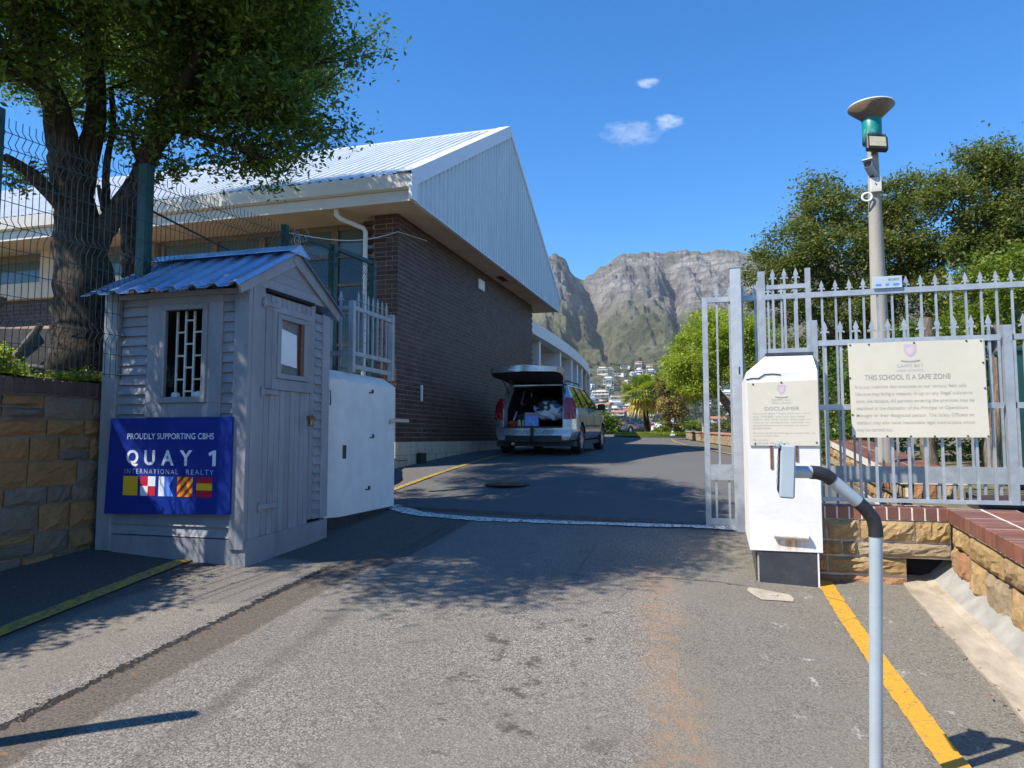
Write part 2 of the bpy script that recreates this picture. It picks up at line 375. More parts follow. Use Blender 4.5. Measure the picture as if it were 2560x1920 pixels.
    fineA=t.mix(t.ramp(t.noise(.7,5,.65),.35,.7,0,.5),fineA,(.11,.108,.106))
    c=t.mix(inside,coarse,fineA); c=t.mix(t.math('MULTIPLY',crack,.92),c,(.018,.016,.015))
    t.l(c,t.b.inputs['Base Color']); t.b.inputs['Roughness'].default_value=.86; t.b.inputs['Specular IOR Level'].default_value=.25
    h=t.math('ADD',t.math('MULTIPLY',agg.outputs['Distance'],-.7),t.math('MULTIPLY',t.noise(210,2),.5))
    b1=t.bump(h,.5,.004); b2=t.bump(t.math('SUBTRACT',t.math('MULTIPLY',strip,-.6),t.math('MULTIPLY',crack,1.5)),.8,.014,b1)
    t.l(b2,t.b.inputs['Normal']); return t.mat
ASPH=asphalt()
def soil():
    t=NT('dry soil and grass'); a=t.mix(t.ramp(t.noise(.35,6,.6),.35,.65),(.13,.105,.065),(.085,.10,.04)); a=t.mix(t.ramp(t.noise(9,4,.7),.4,.7),a,(.20,.16,.10))
    t.l(a,t.b.inputs['Base Color']); t.b.inputs['Roughness'].default_value=.95; t.l(t.bump(t.noise(14,5),.6,.05),t.b.inputs['Normal']); return t.mat
SOIL=soil()
# ---- ground: one sheet to the horizon, just under the driveway and falling away beyond the school
us=sorted(set([round(q,2) for q in list(np.arange(-20,20.1,1.))+[-4000,-2600,-1600,-900,-500,-250,-120,-70,-45,-30,30,45,70,120,250,500,900,1600,2600,4000]]))
vs=sorted(set([round(q,2) for q in list(np.arange(-8,80.1,1.))+[-4000,-2000,-900,-400,-150,-60,-25,-14,90,110,140,200,300,500,900,1600,2600,4000]]))
def ground_z(u,v):
    z=G(max(-7.2,min(.8,u)),max(-6,min(76,v)))-.06
    d=max(0,max(abs(u)-18,v-76,-v-8)); return z-min(30,d*.09)
gm=MB(); gm.add([(u,v,ground_z(u,v)) for v in vs for u in us],[tuple(f) for f in grid_faces(len(vs),len(us)).tolist()],0,True)
tag(gm.build('ground',SOIL),kind='structure')
# ---- driveway
def left_edge(v):
    return herm([-8,11,20,21,38,39.5,46,80],[-5.25,-5.4,-5.4,-8,-9,-14,-20,-24],v) if v>39 else (-5.3 if v<11 else (-5.42 if v<20.5 else -8.5))
def right_edge(v):
    return herm([-8,6.4,6.6,9,12,15,22,26,40,50,80],[1.9,1.9,1.9,1.7,1.25,.9,-.45,-.8,-1.6,1,6],v)
rows=list(np.arange(-8,8,.12))+list(np.arange(8,24,.3))+list(np.arange(24,66,1.))
V=[];NC=56
for v in rows:
    a=left_edge(v); b=right_edge(v)
    for j in range(NC):
        u=a+(b-a)*j/(NC-1); V.append((u,v,G(u,v)+.012*(float(vnoise(np.array(u*1.1),np.array(v*1.1),5))-.5)))
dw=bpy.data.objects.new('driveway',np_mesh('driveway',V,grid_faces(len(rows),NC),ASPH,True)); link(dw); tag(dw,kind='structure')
# ---- painted lines
def paint(name,base,wear,wamt):
    t=NT(name); c=t.mix(t.ramp(t.noise(45,4,.7),.3,.7),[q*.86 for q in base],base)
    m=t.math('MULTIPLY',t.ramp(t.noise(28,5,.75),wear,wear+.12),wamt); c=t.mix(m,c,(.13,.115,.09)); x,y,z=t.xyz()
    ck=t.voro(1.6,'DISTANCE_TO_EDGE'); c=t.mix(t.ramp(ck,.001,.005,.7,0),c,(.16,.12,.06))
    t.l(c,t.b.inputs['Base Color']); t.b.inputs['Roughness'].default_value=.7; t.l(t.bump(t.voro(92),.35,.004),t.b.inputs['Normal']); return t.mat
YEL=paint('yellow road paint',(.62,.315,.022),.54,.7); YELOLD=paint('worn yellow road paint',(.47,.32,.045),.45,.8); WHT=paint('white road paint',(.72,.72,.70),.47,.9)
def stripe(name,pts,w,mat,label=None,dz=.013,edge=.004,seed=0):
    L=[]; P=[Vector((*p,0)) for p in pts]; g=random.Random(seed)
    for a,b in zip(P,P[1:]):
        n=max(2,int((b-a).length/.06))
        for i in range(n): L.append(a.lerp(b,i/n))
    L.append(P[-1]); mb=MB(); vv=[]
    for i,p in enumerate(L):
        d=(L[min(i+1,len(L)-1)]-L[max(i-1,0)]).normalized(); s=Vector((-d.y,d.x,0)); ww=w(i/len(L)) if callable(w) else w
        for k in range(5):
            q=p+s*((k/4-.5)*ww+(g.uniform(-edge,edge) if k in (0,4) else 0)); vv.append((q.x,q.y,G(q.x,q.y)+dz))
    mb.add(vv,[tuple(f) for f in grid_faces(len(L),5).tolist()],0,True); o=mb.build(name,mat); tag(o,kind='structure'); return o
stripe('yellow_line',[(.755,6.33),(.80,5.2),(.90,3.4),(1.02,1.6),(1.1,-.5)],.118,YEL,seed=1)
stripe('yellow_line',[(-3.93,2.2),(-3.99,3.2),(-4.2,4.9),(-4.3,5.8)],.125,YELOLD,seed=2)
stripe('yellow_line',[(-4.38,8.3),(-4.37,11),(-4.37,14.2),(-4.4,19.5)],.10,YELOLD,seed=3)
stripe('yellow_line',[(.95,10.5),(.62,13),(.26,15.2),(-.35,18.5),(-.93,21.9),(-1.6,27),(-2.2,33)],.10,YELOLD,seed=4)
# ---- painted concrete threshold the gate rolls across
CONC=pm('bare concrete',(.40,.375,.33),.85,var=.22,vs=7,bump=.4,bs=60,dirt=(.20,.175,.14),dirt_amt=.6,dirt_scale=5)
GUT=pm('pale concrete',(.38,.325,.25),.85,var=.2,vs=7,bump=.45,bs=60,dirt=(.22,.17,.115),dirt_amt=.65,dirt_scale=5,stretch=(1,.5,1))
th=MB(); vv=[]; us_=np.linspace(-3.80,.2,110)
for i,u in enumerate(us_):
    f=max(0,1-(u+3.80)/1.1); w=.060+.10*f**1.3+.03*max(0,math.sin(u*2.1+.5))+.012*math.sin(u*7+1)+.008*math.sin(u*19); vc=herm([-3.85,-3.36,-3.05,-2.77,-1.74,-.16,.3],[8.0,7.66,7.59,7.56,7.64,7.84,7.88],float(u))
    for k in range(6):
        s=k/5-.5; vv.append((u+rnd.uniform(-.01,.01),vc+s*2*w+rnd.uniform(-.020,.020)*(k in (0,5)),G(u,vc+s*2*w)+.026-.03*abs(s)**2*2))
th.add(vv,[tuple(f) for f in grid_faces(len(us_),6).tolist()],0,True); tag(th.build('threshold_strip',WHT),kind='structure')
tk=MB()
for i in range(40):
    u0=-3.75+i*.19; u1=u0+.19; z=G((u0+u1)/2,7.93)
    if u1<3.4: tk.prism([(7.895,z-.02),(7.945,z-.02),(7.945,z+.022),(7.92,z+.034),(7.895,z+.022)],0,u0,u1)
STEELD=pm('dark steel',(.10,.10,.10),.5,.6,var=.3,vs=9,dirt=(.20,.10,.05),dirt_amt=.5)
tag(tk.build('gate_track',STEELD),kind='structure')
# ---- gutter along the right-hand wall
gt=MB(); rowsg=[]
for i in range(60):
    v=6.62-i*.13; z=G(1.34,v)
    rowsg.append([(1.335+.006*math.sin(v*9),v,z-.05),(1.335+.006*math.sin(v*9),v,z+.016),(1.52,v,z+.010),(1.58,v,z+.03),(1.70,v,z+.15),(1.76,v,z+.16)])
gt.add([p for r in rowsg for p in r],[tuple(f) for f in grid_faces(60,6).tolist()],0)
for i_ in range(len(gt.f)):
    if i_%5>=3: gt.m[i_]=1
tag(gt.build('gutter_channel',[GUT,pm('grey haunching',(.30,.285,.26),.9,var=.2,vs=5,bump=.4,bs=40,dirt=(.18,.165,.14),dirt_amt=.5)]),kind='structure')
# ---- planted bank behind the left-hand wall
def bank_z(u,v):
    a=max(0,min(1,(-5.3-u)/8.5)); b=max(0,min(1,(v-4)/7)); z=2.02+1.75*a*(.25+.75*b)
    return z-max(0,min(.9,(v-9.2)*.45))*(1-min(1,max(0,(-6.3-u)/2)))
bk=MB(); bu=np.linspace(-5.32,-24,40); bv=np.linspace(-3,11.7,40)
bk.add([(u,v,bank_z(u,v)+.05*float(vnoise(np.array(u*2.),np.array(v*2.),3))) for v in bv for u in bu],[tuple(f)[::-1] for f in grid_faces(40,40).tolist()],0,True)
tag(bk.build('garden_bank',SOIL),kind='structure')
# ---- courtyard soil inside the right-hand walls
cy=MB(); cu_=np.linspace(1.72,30,20); cv=list(np.linspace(-2,6.3,8))+list(np.linspace(6.5,40,24))
cy.add([(u,v,herm([-2,6.4,9,14,20,45],[.3,.85,.98,1.15,1.3,1.6],v)) for v in cv for u in cu_],[tuple(f) for f in grid_faces(len(cv),20).tolist()],0,True)
tag(cy.build('courtyard_ground',SOIL),kind='structure')
# ---- mountain and hillside
CREST=[(-.6,380),(-.3,420),(-.05,520),(.0,575),(.03,590),(.048,563),(.058,559),(.070,560),(.076,563),(.079,574),(.083,590),(.095,607),(.108,600),(.120,588),(.135,575),(.146,560),(.160,550),(.190,545.5),(.222,548),(.254,542),(.29,545.5),(.32,543.5),(.338,551),(.37,556),(.45,560),(.6,600),(.9,690),(1.3,800)]
def crest_t(a):
    xs=[c[0] for c in CREST]; return np.interp(a,xs,[(945-c[1])/1550*1.006+.003 for c in CREST])+(fbm(a*190,a*0+.3,4,41)-.5)*.0075
BASEY=[70,90,140,300,450,600,800,1000,1150,1350]; BASEZ=[-1.5,-4,-8,-8,4,19,47,88,128,175]
def terr(a,Y):
    """height above the eye of the hillside and mountain; a = X / Y in camera heading, Y forward"""
    a=np.asarray(a,float); Y=np.asarray(Y,float); X=a*Y
    base=np.interp(Y,BASEY,BASEZ)
    Yc=2150+250*(fbm(a*6+3,a*0+1.5,3,11)-.5); Yc=Yc-np.interp(a,[.05,.13],[230,0]); ht=crest_t(a)*Yc
    s=np.clip((Y-1050)/(Yc-1050),0,1)
    prof=np.interp(s,[0,.2,.4,.52,.62,.74,.84,.93,1],[0,.09,.22,.36,.52,.70,.84,.95,1])
    h1=110+(ht-110)*prof
    w=np.clip((Y-1000)/180,0,1); h=base*(1-w)+h1*w
    env=np.clip((s-.03)/.25,0,1)*np.clip((1.0-s)/.28,0,1)
    gul=fbm(X/150+fbm(X/420,Y/500,2,31)*1.4,Y/950,4,5,True)
    h=h-(gul-.45)*120*env+(fbm(X/75,Y/75,4,9,True)-.5)*60*env+(fbm(X/30,Y/42,3,19,True)-.5)*34*env
    vx=np.interp(s,[0,.35,.7,1],[.158,.135,.112,.095]); val=np.exp(-((a-vx)/.014)**2); h=h-val*75*np.clip((1-s)/.2,0,1)*np.clip(s/.3,0,1)
    vx2=np.interp(s,[0,.5,1],[.245,.238,.215]); h=h-np.exp(-((a-vx2)/.012)**2)*45*env
    st=26.; hh=h/st; fr=hh-np.floor(hh); h=np.where(s>.5,(np.floor(hh)+np.clip((fr-.25)/.5,0,1))*st*.55+h*.45,h)
    h=h+(fbm(X/40,Y/40,3,21)-.5)*np.interp(Y,[70,300,1000],[.3,3,9])*np.clip((1-s)/.04,0,1)
    back=np.clip((Y-Yc)/900,0,1); return h-back*ht*.9
ca=np.concatenate([np.linspace(-.6,-.06,24),np.linspace(-.05,.42,330),np.linspace(.43,.95,40)]); cY=np.concatenate([np.linspace(70,1000,60),np.linspace(1010,2450,210),np.linspace(2500,3300,8)])
A,YY=np.meshgrid(ca,cY); H=terr(A,YY)
def rotw(X,Y): return X*math.cos(YAW)-Y*math.sin(YAW), X*math.sin(YAW)+Y*math.cos(YAW)
wx,wy=rotw(A*YY,YY)
def mountain_mat():
    t=NT('mountain'); sep=t.n('ShaderNodeSeparateXYZ'); t.l(t.geo.outputs['True Normal'],sep.inputs[0]); nz_=sep.outputs[2]; x,y,z=t.xyz()
    rock=t.mix(t.ramp(t.noise(.012,8,.75,t.scalev(1,1,.45)),.34,.66),(.185,.175,.172),(.56,.52,.475))
    strat=t.noise(.05,5,.7,t.scalev(.25,.25,1.6)); rock=t.mix(t.ramp(strat,.42,.62,0,.55),rock,(.10,.088,.085))
    rock=t.mix(t.ramp(t.noise(.03,6,.75,t.scalev(1,1,.12)),.55,.7,0,.6),rock,(.30,.235,.19))
    veg=t.mix(t.ramp(t.noise(.009,8,.7),.36,.64),(.10,.115,.05),(.28,.265,.16)); veg=t.mix(t.ramp(t.noise(.05,6,.75),.5,.68,0,.75),veg,(.032,.046,.022))
    veg=t.mix(t.ramp(t.noise(.14,3,.7),.60,.70,0,.6),veg,(.24,.21,.17))
    k=t.math('ADD',nz_,t.math('MULTIPLY',t.math('SUBTRACT',t.noise(.02,6,.7),.5),.55)); f=t.ramp(k,.56,.74)
    hi=t.ramp(z,260,380); f=t.math('MULTIPLY',f,t.math('SUBTRACT',1,t.math('MULTIPLY',hi,.45)))
    low=t.ramp(t.math('ADD',z,t.math('MULTIPLY',t.noise(.008,4),120)),310,430,1,0); f=t.math('MAXIMUM',f,low)
    c=t.mix(f,rock,veg); t.l(c,t.b.inputs['Base Color']); t.b.inputs['Roughness'].default_value=.95; t.b.inputs['Specular IOR Level'].default_value=.1
    t.l(t.bump(t.noise(.045,8,.8,t.scalev(1,1,.6)),1.0,26),t.b.inputs['Normal']); return t.mat
mo=bpy.data.objects.new('mountain',np_mesh('mountain',np.stack([wx,wy,H+EYE],-1).reshape(-1,3),grid_faces(len(cY),len(ca)),mountain_mat(),False)); link(mo); tag(mo,kind='structure')
# ================================================================== school hall
BRICK=pm('dark brown face brick',(.070,.027,.018),.55,var=.25,vs=14,bump=.35,bs=120,rndv=.38,rndhue=(.060,.036,.030),spec=.4)
MORT=pm('pale mortar',(.30,.225,.18),.9,var=.2,vs=20,bump=.3,bs=150)
CREAM=pm('cream painted plaster',(.66,.53,.39),.75,var=.07,vs=2.2,bump=.12,bs=70,dirt=(.42,.34,.25),dirt_amt=.35,dirt_scale=1.6)
FASC=pm('off-white fascia paint',(.66,.62,.56),.55,var=.06,vs=3,dirt=(.40,.36,.30),dirt_amt=.4,dirt_scale=2.5,stretch=(.4,1,2.5))
ROOFM=pm('white painted roof sheet',(.74,.76,.77),.42,var=.05,vs=2.2,dirt=(.50,.49,.46),dirt_amt=.45,dirt_scale=1.3,stretch=(2,.4,.4))
CLAD=pm('pale grey green wall sheet',(.60,.67,.69),.42,var=.05,vs=1.8,dirt=(.45,.48,.47),dirt_amt=.35,dirt_scale=1.4,stretch=(1,2.2,.35))
TRIM=pm('white trim paint',(.78,.79,.80),.4,var=.05,vs=3,dirt=(.5,.49,.47),dirt_amt=.3)
FRAMEB=pm('brown window frame',(.20,.145,.085),.5,var=.15,vs=8)
GLASS=glassy('dark window glass',(.012,.014,.016),.04,.6)
GLASSB=glassy('sky tinted window glass',(.10,.14,.14),.08,.6)  # paler pane colour stands in for sky reflected in the glass
TILEB=pm('beige plinth tile',(.50,.42,.30),.5,var=.12,vs=9,rndv=.1,dirt=(.33,.27,.19),dirt_amt=.4)
GREYP=pm('white plastic',(.78,.78,.76),.4,var=.05)
BLACKP=pm('black plastic',(.02,.02,.022),.45,var=.2)
hall=thing('school_hall','brown brick school hall with white sheeted gable roof beside the driveway','building',(-5.36,11.24,1.0))
def H(mb,name,mat,parent=None):
    """build in world coordinates under the hall"""
    o=mb.build(name,mat,parent or hall)
    if parent is None: o.location=(5.36,-11.24,-1.0)
    return o
V0,V1=11.24,20.45; ZB0,ZB1=1.471,5.46; UW=-5.36
NCOU=48; CH=(ZB1-ZB0)/NCOU; BL=.232
wb=MB(); wb.box(UW-.22,UW-.0035,V0+.0035,V1,ZB0-.6,ZB1-.01); wb.box(UW-.49,UW-.22,V0+.0035,V0+.22,ZB0-.6,ZB1-.01); wb.box(-5.85,-5.80,V0+.22,11.7,ZB0-.6,ZB1-.01)
wall=H(wb,'gable_wall',MORT)
def brick_me(name,dx,dy,dz,mat): return MB().box(-dx/2,dx/2,-dy/2,dy/2,-dz/2,dz/2,ch=.004).mesh(name,mat)
bm_full=brick_me('brick',.10,.2245,CH-.0075,BRICK); bm_half=brick_me('brick',.10,.1085,CH-.0075,BRICK); bm_ret=brick_me('brick',.2245,.10,CH-.0075,BRICK); bm_reth=brick_me('brick',.106,.10,CH-.0075,BRICK)
allb=[]
for i in range(NCOU):
    z=ZB0+(i+.5)*CH; v=V0; k=0
    if i%2: allb.append((bm_half,'g',v+.053,z,.106)); v+=.116
    while v+BL<=V1+.13: allb.append((bm_full,'g',v+.111,z,.222)); v+=BL
    u=UW
    if not i%2: allb.append((bm_reth,'r',u-.053-.10-.01,z,.106)); u-=.22
    for q in range(2):
        allb.append((bm_ret,'r',u-.111,z,.222)); u-=BL
near=sorted([b for b in allb if b[1]=='g'],key=lambda b:b[2]+ (6 if b[3]<1.9 and b[2]<11.9 else 0))
ret=[b for b in allb if b[1]=='r' and b[3]>4.25]
single=near[:300-len(ret)]+ret; ids=set(map(id,single)); rest=MB()
for b in allb:
    jx=rnd.uniform(-.0025,.0025)
    if b[1]=='g': p=(UW-.05+jx,b[2],b[3])
    else: p=(b[2],V0+.05+jx,b[3])
    if id(b) in ids:
        inst('brick',b[0],wall,p)
    else:
        w=b[4]; dx,dy=(.10,w) if b[1]=='g' else (w,.10)
        rest.box(p[0]-dx/2,p[0]+dx/2,p[1]-dy/2,p[1]+dy/2,p[2]-CH/2+.00375,p[2]+CH/2-.00375)
tag(rest.build('brickwork',BRICK,wall),kind='stuff')
pl=MB(); v=V0-.01
while v<V1:
    for z0,z1 in ((.6,1.235),(1.243,1.466)):
        pl.box(UW-.06,UW+.004,v,v+.098,z0,z1,ch=.003)
    v+=.104
tag(H(pl,'plinth_tiles',TILEB),kind='stuff')
# soffit, fascia, gutter
EU=-4.80; EV0,EV1=10.6,21.55; AV,AZ=16.1,8.94; EZ=5.86; UL=-30.0
def rake(v): return EZ+(AZ-EZ)*(v-EV0)/(AV-EV0) if v<AV else EZ+(AZ-EZ)*(EV1-v)/(EV1-AV)
H(MB().box(UL,EU-.03,EV0+.03,EV1-.03,5.462,5.52),'soffit',CREAM)
H(MB().box(UL,EU-.005,EV0,EV0+.028,5.43,5.62,ch=.004),'fascia_board',FASC)
H(MB().prism([(EV0-.10,5.64),(EV0-.12,5.86),(EV0+.02,5.86),(EV0+.02,5.622),(EV0-.06,5.622)],0,UL,EU-.002),'gutter',FASC)
H(MB().box(UL,EU-.02,EV1-.03,EV1,5.43,5.86),'fascia_board',FASC)
H(MB().box(UL,UW-.25,20.44,20.46,1.0,5.46),'rear_wall',CREAM)
# sheeted roof, each sheet a piece
nrm=Vector((0,-(AZ-EZ),AV-EV0)).normalized()
def rib_profile(w,n,d):
    p=[]; q=w/n
    for i in range(n):
        p+=[(i*q,0),(i*q+q*.50,0),(i*q+q*.60,d),(i*q+q*.86,d),(i*q+q*.96,0)]
    p.append((w,0)); return p
prof=rib_profile(.80,4,.032); slopeL=math.hypot(AV-EV0+.10,(AZ-EZ)*(AV-EV0+.10)/(AV-EV0))
rs=MB(); vv=[]
ang=math.atan2(AZ-EZ,AV-EV0)
for s in (0,slopeL):
    for x,d in prof: vv.append((-x,s*math.cos(ang)-d*math.sin(ang),s*math.sin(ang)+d*math.cos(ang)))
n=len(prof); rs.add(vv,[(i,i+1,n+i+1,n+i) for i in range(n-1)]); rme=rs.mesh('roof_sheet',ROOFM)
y0=EV0-.11; z0=EZ+.035-(AZ-EZ)/(AV-EV0)*.0
for i in range(32): inst('roof_sheet',rme,hall,(EU-.12-i*.795+5.36,y0-11.24,z0-.045-1.0+.0015*(i%2)))
H(MB().add([(UL,AV,AZ),(EU,AV,AZ),(EU,EV1+.1,EZ-.04),(UL,EV1+.1,EZ-.04)],[(0,1,2,3)]),'rear_roof_slope',ROOFM)
H(MB().add([(UL,EV0,EZ-.06),(EU-.05,EV0,EZ-.06),(EU-.05,AV,AZ-.06),(UL,AV,AZ-.06)],[(0,1,2,3)]),'roof_underlay',FASC)
rc=MB()
for i in range(11):
    a=EU-.02-i*2.4; rc.prism([(AV-.26,AZ-.105),(AV,AZ+.06+.004*(i%2)),(AV+.26,AZ-.105),(AV+.26,AZ-.085),(AV,AZ+.08+.004*(i%2)),(AV-.26,AZ-.085)],0,a-2.41,a)
H(rc,'ridge_cap',TRIM)
# ribbed gable cladding, each sheet a piece
v=EV0+.02; k=0
while v<EV1-.05:
    w=min(.80,EV1-.02-v); nr=max(1,round(w/.2)); pr=rib_profile(w,nr,.03); mb=MB()
    pts=[]
    for a,d in pr:
        pts.append((v+a,d))
    if v<AV<v+w: pts=sorted(pts+[(AV,0)])
    vv=[(EU+d,a,5.425) for a,d in pts]+[(EU+d,a,max(5.43,rake(a)-.02)) for a,d in pts]; n=len(pts)
    mb.add(vv,[(i,i+1,n+i+1,n+i) for i in range(n-1)]); H(mb,'cladding_sheet',CLAD); v+=.80
bb=MB()
for (va,za),(vb,zb) in (((EV0-.12,EZ-.02),(AV+.03,AZ+.045)),):
    d=Vector((0,vb-va,zb-za)).normalized(); nn=Vector((0,-d.z,d.y))
    a=Vector((0,va,za)); b=Vector((0,vb,zb))
    for (o0,o1,u0,u1) in ((-.20,.055,EU+.032,EU+.045),(.045,.06,EU-.24,EU+.046)):
        P=[a+nn*o0,b+nn*o0,b+nn*o1,a+nn*o1]; bb.add([(u,p.y,p.z) for u in (u0,u1) for p in P],[(0,3,2,1),(4,5,6,7),(0,1,5,4),(1,2,6,5),(2,3,7,6),(3,0,4,7)])
H(bb,'barge_flashing',TRIM)
bb=MB(); a=Vector((0,AV-.03,AZ+.045)); b=Vector((0,EV1+.12,EZ-.02)); d=(b-a).normalized(); nn=Vector((0,-d.z,d.y))
P=[a-nn*.06,b-nn*.06,b+nn*.05,a+nn*.05]; bb.add([(u,p.y,p.z) for u in (EU-.24,EU+.05) for p in P],[(0,3,2,1),(4,5,6,7),(0,1,5,4),(1,2,6,5),(2,3,7,6),(3,0,4,7)]); H(bb,'barge_flashing',TRIM)
H(MB().box(EU-.02,EU+.043,EV0-.115,EV0+.10,5.42,5.845,ch=.005),'corner_flashing',TRIM)
H(MB().box(EU-.03,EU+.04,EV0+.10,EV1,5.415,5.432),'drip_edge',TRIM)
# downpipe, lamp, vent, fittings
H(MB().tube([(-6.28,10.72,5.47),(-6.28,10.74,5.36),(-6.24,10.80,5.31),(-5.98,11.13,5.22),(-5.95,11.17,5.16),(-5.95,11.17,2.2)],.042,10),'downpipe',TRIM)
H(MB().box(UW,UW+.05,15.48,15.88,4.98,5.22,ch=.01),'wall_lamp',GREYP)
H(MB().box(-5.22,-5.06,16.45,17.0,5.452,5.461),'soffit_vent',BLACKP)
H(MB().box(UW,UW+.03,12.27,12.33,2.22,2.52,ch=.005),'conduit_cover',GREYP)
H(MB().box(UW+.005,UW+.12,12.1,12.32,1.02,1.27,ch=.015),'junction_box',BLACKP)
# facade: recessed windows under the eave
VF=11.60
H(MB().box(-30,-5.85,VF+.16,VF+.2,2.0,5.462),'facade_backing',pm('dark room wall',(.05,.045,.04),.9))
muls=[-5.86,-6.80,-7.60,-8.36,-9.44,-10.70]
for a,b in zip(muls,muls[1:]):
    fr=MB(); fr.box(a-.07,a,VF-.02,VF+.07,2.6,5.458,ch=.004); fr.box(b,b+.07,VF-.021,VF+.069,2.6,5.458,ch=.004)
    for z in (5.36,4.84,4.31,3.78,3.2): fr.box(b+.07,a-.07,VF-.012,VF+.06,z,z+(.1 if z>5 else .055),ch=.004)
    w=H(fr,'window',FRAMEB)
    zz=[2.65,3.2,3.78,4.31,4.84,5.36]
    for z0_,z1_ in zip(zz,zz[1:]): MB().box(b+.07,a-.07,VF+.02,VF+.03,z0_+.055,z1_).build('pane',GLASS if z0_<4.8 else GLASSB,w)
cols=[-10.85,-13.3,-15.8,-18.3,-20.8,-23.3]
for a in cols: H(MB().box(a-.36,a,VF-.16,VF+.15,4.78,5.461,ch=.006),'column',CREAM)
for a,b in zip(cols,cols[1:]):
    fr=MB(); fr.box(b,a-.36,VF+.02,VF+.08,5.30,5.455); fr.box(b,a-.36,VF+.02,VF+.08,4.80,4.84)
    w=H(fr,'window',FRAMEB)
    MB().box(b,a-.36,VF+.045,VF+.055,4.84,5.30).build('pane',GLASSB,w)
H(MB().box(-30,-10.75,VF-.24,VF+.12,4.44,4.78,ch=.01),'sill_beam',CREAM)
H(MB().box(-30,-10.75,VF-.10,VF+.1,2.4,4.44),'infill_mortar',MORT)
ib=MB(); 
for i in range(24):
    z=4.435-(i+1)*CH; u=-10.76-(.116 if i%2 else 0)
    while u>-24: ib.box(u-.222,u,VF-.108,VF-.05,z+.005,z+CH-.005); u-=BL
tag(H(ib,'infill_brickwork',BRICK),kind='stuff')
# ================================================================== long block with fin walls behind the hall
blk=thing('fin_wall_block','low cream school block with concrete fins and sloping white fascia beyond the hall','building',(-6.5,30,1.3))
def K(mb,name,mat):
    o=mb.build(name,mat,blk); o.location=(6.5,-30,-1.3); return o
fl=[(-5.72,21.6),(-5.76,24.5),(-5.86,28),(-6.1,32),(-6.5,36),(-7.0,39.4)]
fa=MB(); fb=MB()
for (a,b),(c,d) in zip(fl,fl[1:]):
    fa.add([(a,b,4.86),(c,d,4.86),(c,d,5.28),(a,b,5.28),(a-.35,b,4.86),(c-.35,d,4.86),(c-.35,d,5.30),(a-.35,b,5.30)],[(0,1,2,3),(3,2,6,7),(0,4,5,1)])
    fb.add([(a-.05,b,5.29),(c-.05,d,5.29),(c-6,d,6.4),(a-6,b,6.4)],[(0,1,2,3)]); fb.add([(a-.3,b,4.865),(c-.3,d,4.865),(c-4,d,4.865),(a-4,b,4.865)],[(3,2,1,0)])
fa.add([(-7.0,39.4,4.86),(-13,39.4,4.86),(-13,39.4,6.5),(-7,39.4,5.28)],[(0,1,2,3)])
K(fa,'fascia',TRIM); K(fb,'roof',CREAM)
for u,v in ((-5.98,23.8),(-6.0,27.2),(-6.1,29.9),(-6.25,31.9),(-6.42,33.9),(-6.65,36.2),(-6.98,39.2)):
    K(MB().box(u-2.6,u,v,v+.22,1.0,4.87,ch=.012),'fin_wall',TRIM if int(v)%2 else CREAM)
K(MB().box(-8.7,-8.5,20.6,39.4,1.0,4.86),'back_wall',CREAM)
for i in range(6):
    v=21.2+i*3.0; fr=MB(); fr.box(-8.5,-8.46,v,v+2.3,2.2,4.4); w=K(fr,'window',FRAMEB); MB().box(-8.46,-8.45,v+.08,v+2.22,2.28,4.32).build('pane',GLASS,w)
# ================================================================== guard hut
HUTP=pm('blue grey hut paint',(.255,.264,.288),.55,var=.12,vs=5,bump=.28,bs=48,rndv=.10,dirt=(.145,.15,.165),dirt_amt=.55,dirt_scale=4,stretch=(1,1,.4))
ROOFB=pm('galvanised sheet tinted sky blue',(.32,.46,.70),.32,.5,var=.10,vs=3,dirt=(.50,.50,.50),dirt_amt=.25,dirt_scale=2.5)  # blue of the reflected sky is put into the base colour
WOODR=pm('red brown timber',(.16,.06,.035),.5,var=.2,vs=14)
PAPER=pm('white paper',(.75,.77,.80),.8,var=.05)
BARW=pm('cream burglar bar paint',(.72,.70,.62),.45)
DARK=pm('dark interior',(.012,.012,.013),.9)
RUSTY=pm('rusty iron',(.19,.085,.04),.8,.2,var=.4,vs=25,bump=.4,bs=90)
LOCK=pm('brass padlock',(.30,.22,.10),.35,.8)
hut=thing('guard_hut','small blue grey timber guard hut with corrugated galvanised roof at the gate','hut',(-4.38,5.54,.55))
HO=Vector((4.38,-5.54,-.55))
def U(mb,name,mat,parent=None):
    o=mb.build(name,mat,parent or hut)
    if parent is None: o.location=HO
    return o
FV=4.93; SU=-3.66; LU=-5.09; BV=6.15; APV,APZ=5.53,3.16; EZH=2.80
# dark core so that gaps between boards read as shaded gaps
U(MB().box(LU+.05,-4.62,FV+.05,BV-.04,.62,2.74).box(-3.96,SU-.05,FV+.05,BV-.04,.62,1.9).box(-4.62,-3.96,FV+.05,BV-.04,.62,1.78).box(-4.62,-3.96,FV+.6,BV-.04,1.78,2.74).box(-4.62,SU-.05,FV+.05,BV-.04,2.70,2.76).box(-3.96,SU-.05,FV+.05,5.32,1.9,2.7).box(-3.96,SU-.05,5.75,BV-.04,1.9,2.7).box(-3.96,SU-.35,5.32,5.75,1.9,2.7),'dark_core',DARK)
# corner boards and sills
cb=lambda *a: U(MB().box(*a,ch=.004),'corner_board',HUTP)
cb(LU-.03,-4.965,FV-.012,FV+.05,.60,2.79); cb(-3.79,SU+.012,FV-.016,FV+.03,.66,2.83); cb(SU-.04,SU+.016,FV+.032,FV+.125,.66,2.88); cb(SU-.04,SU+.018,6.03,6.155,.80,2.72)
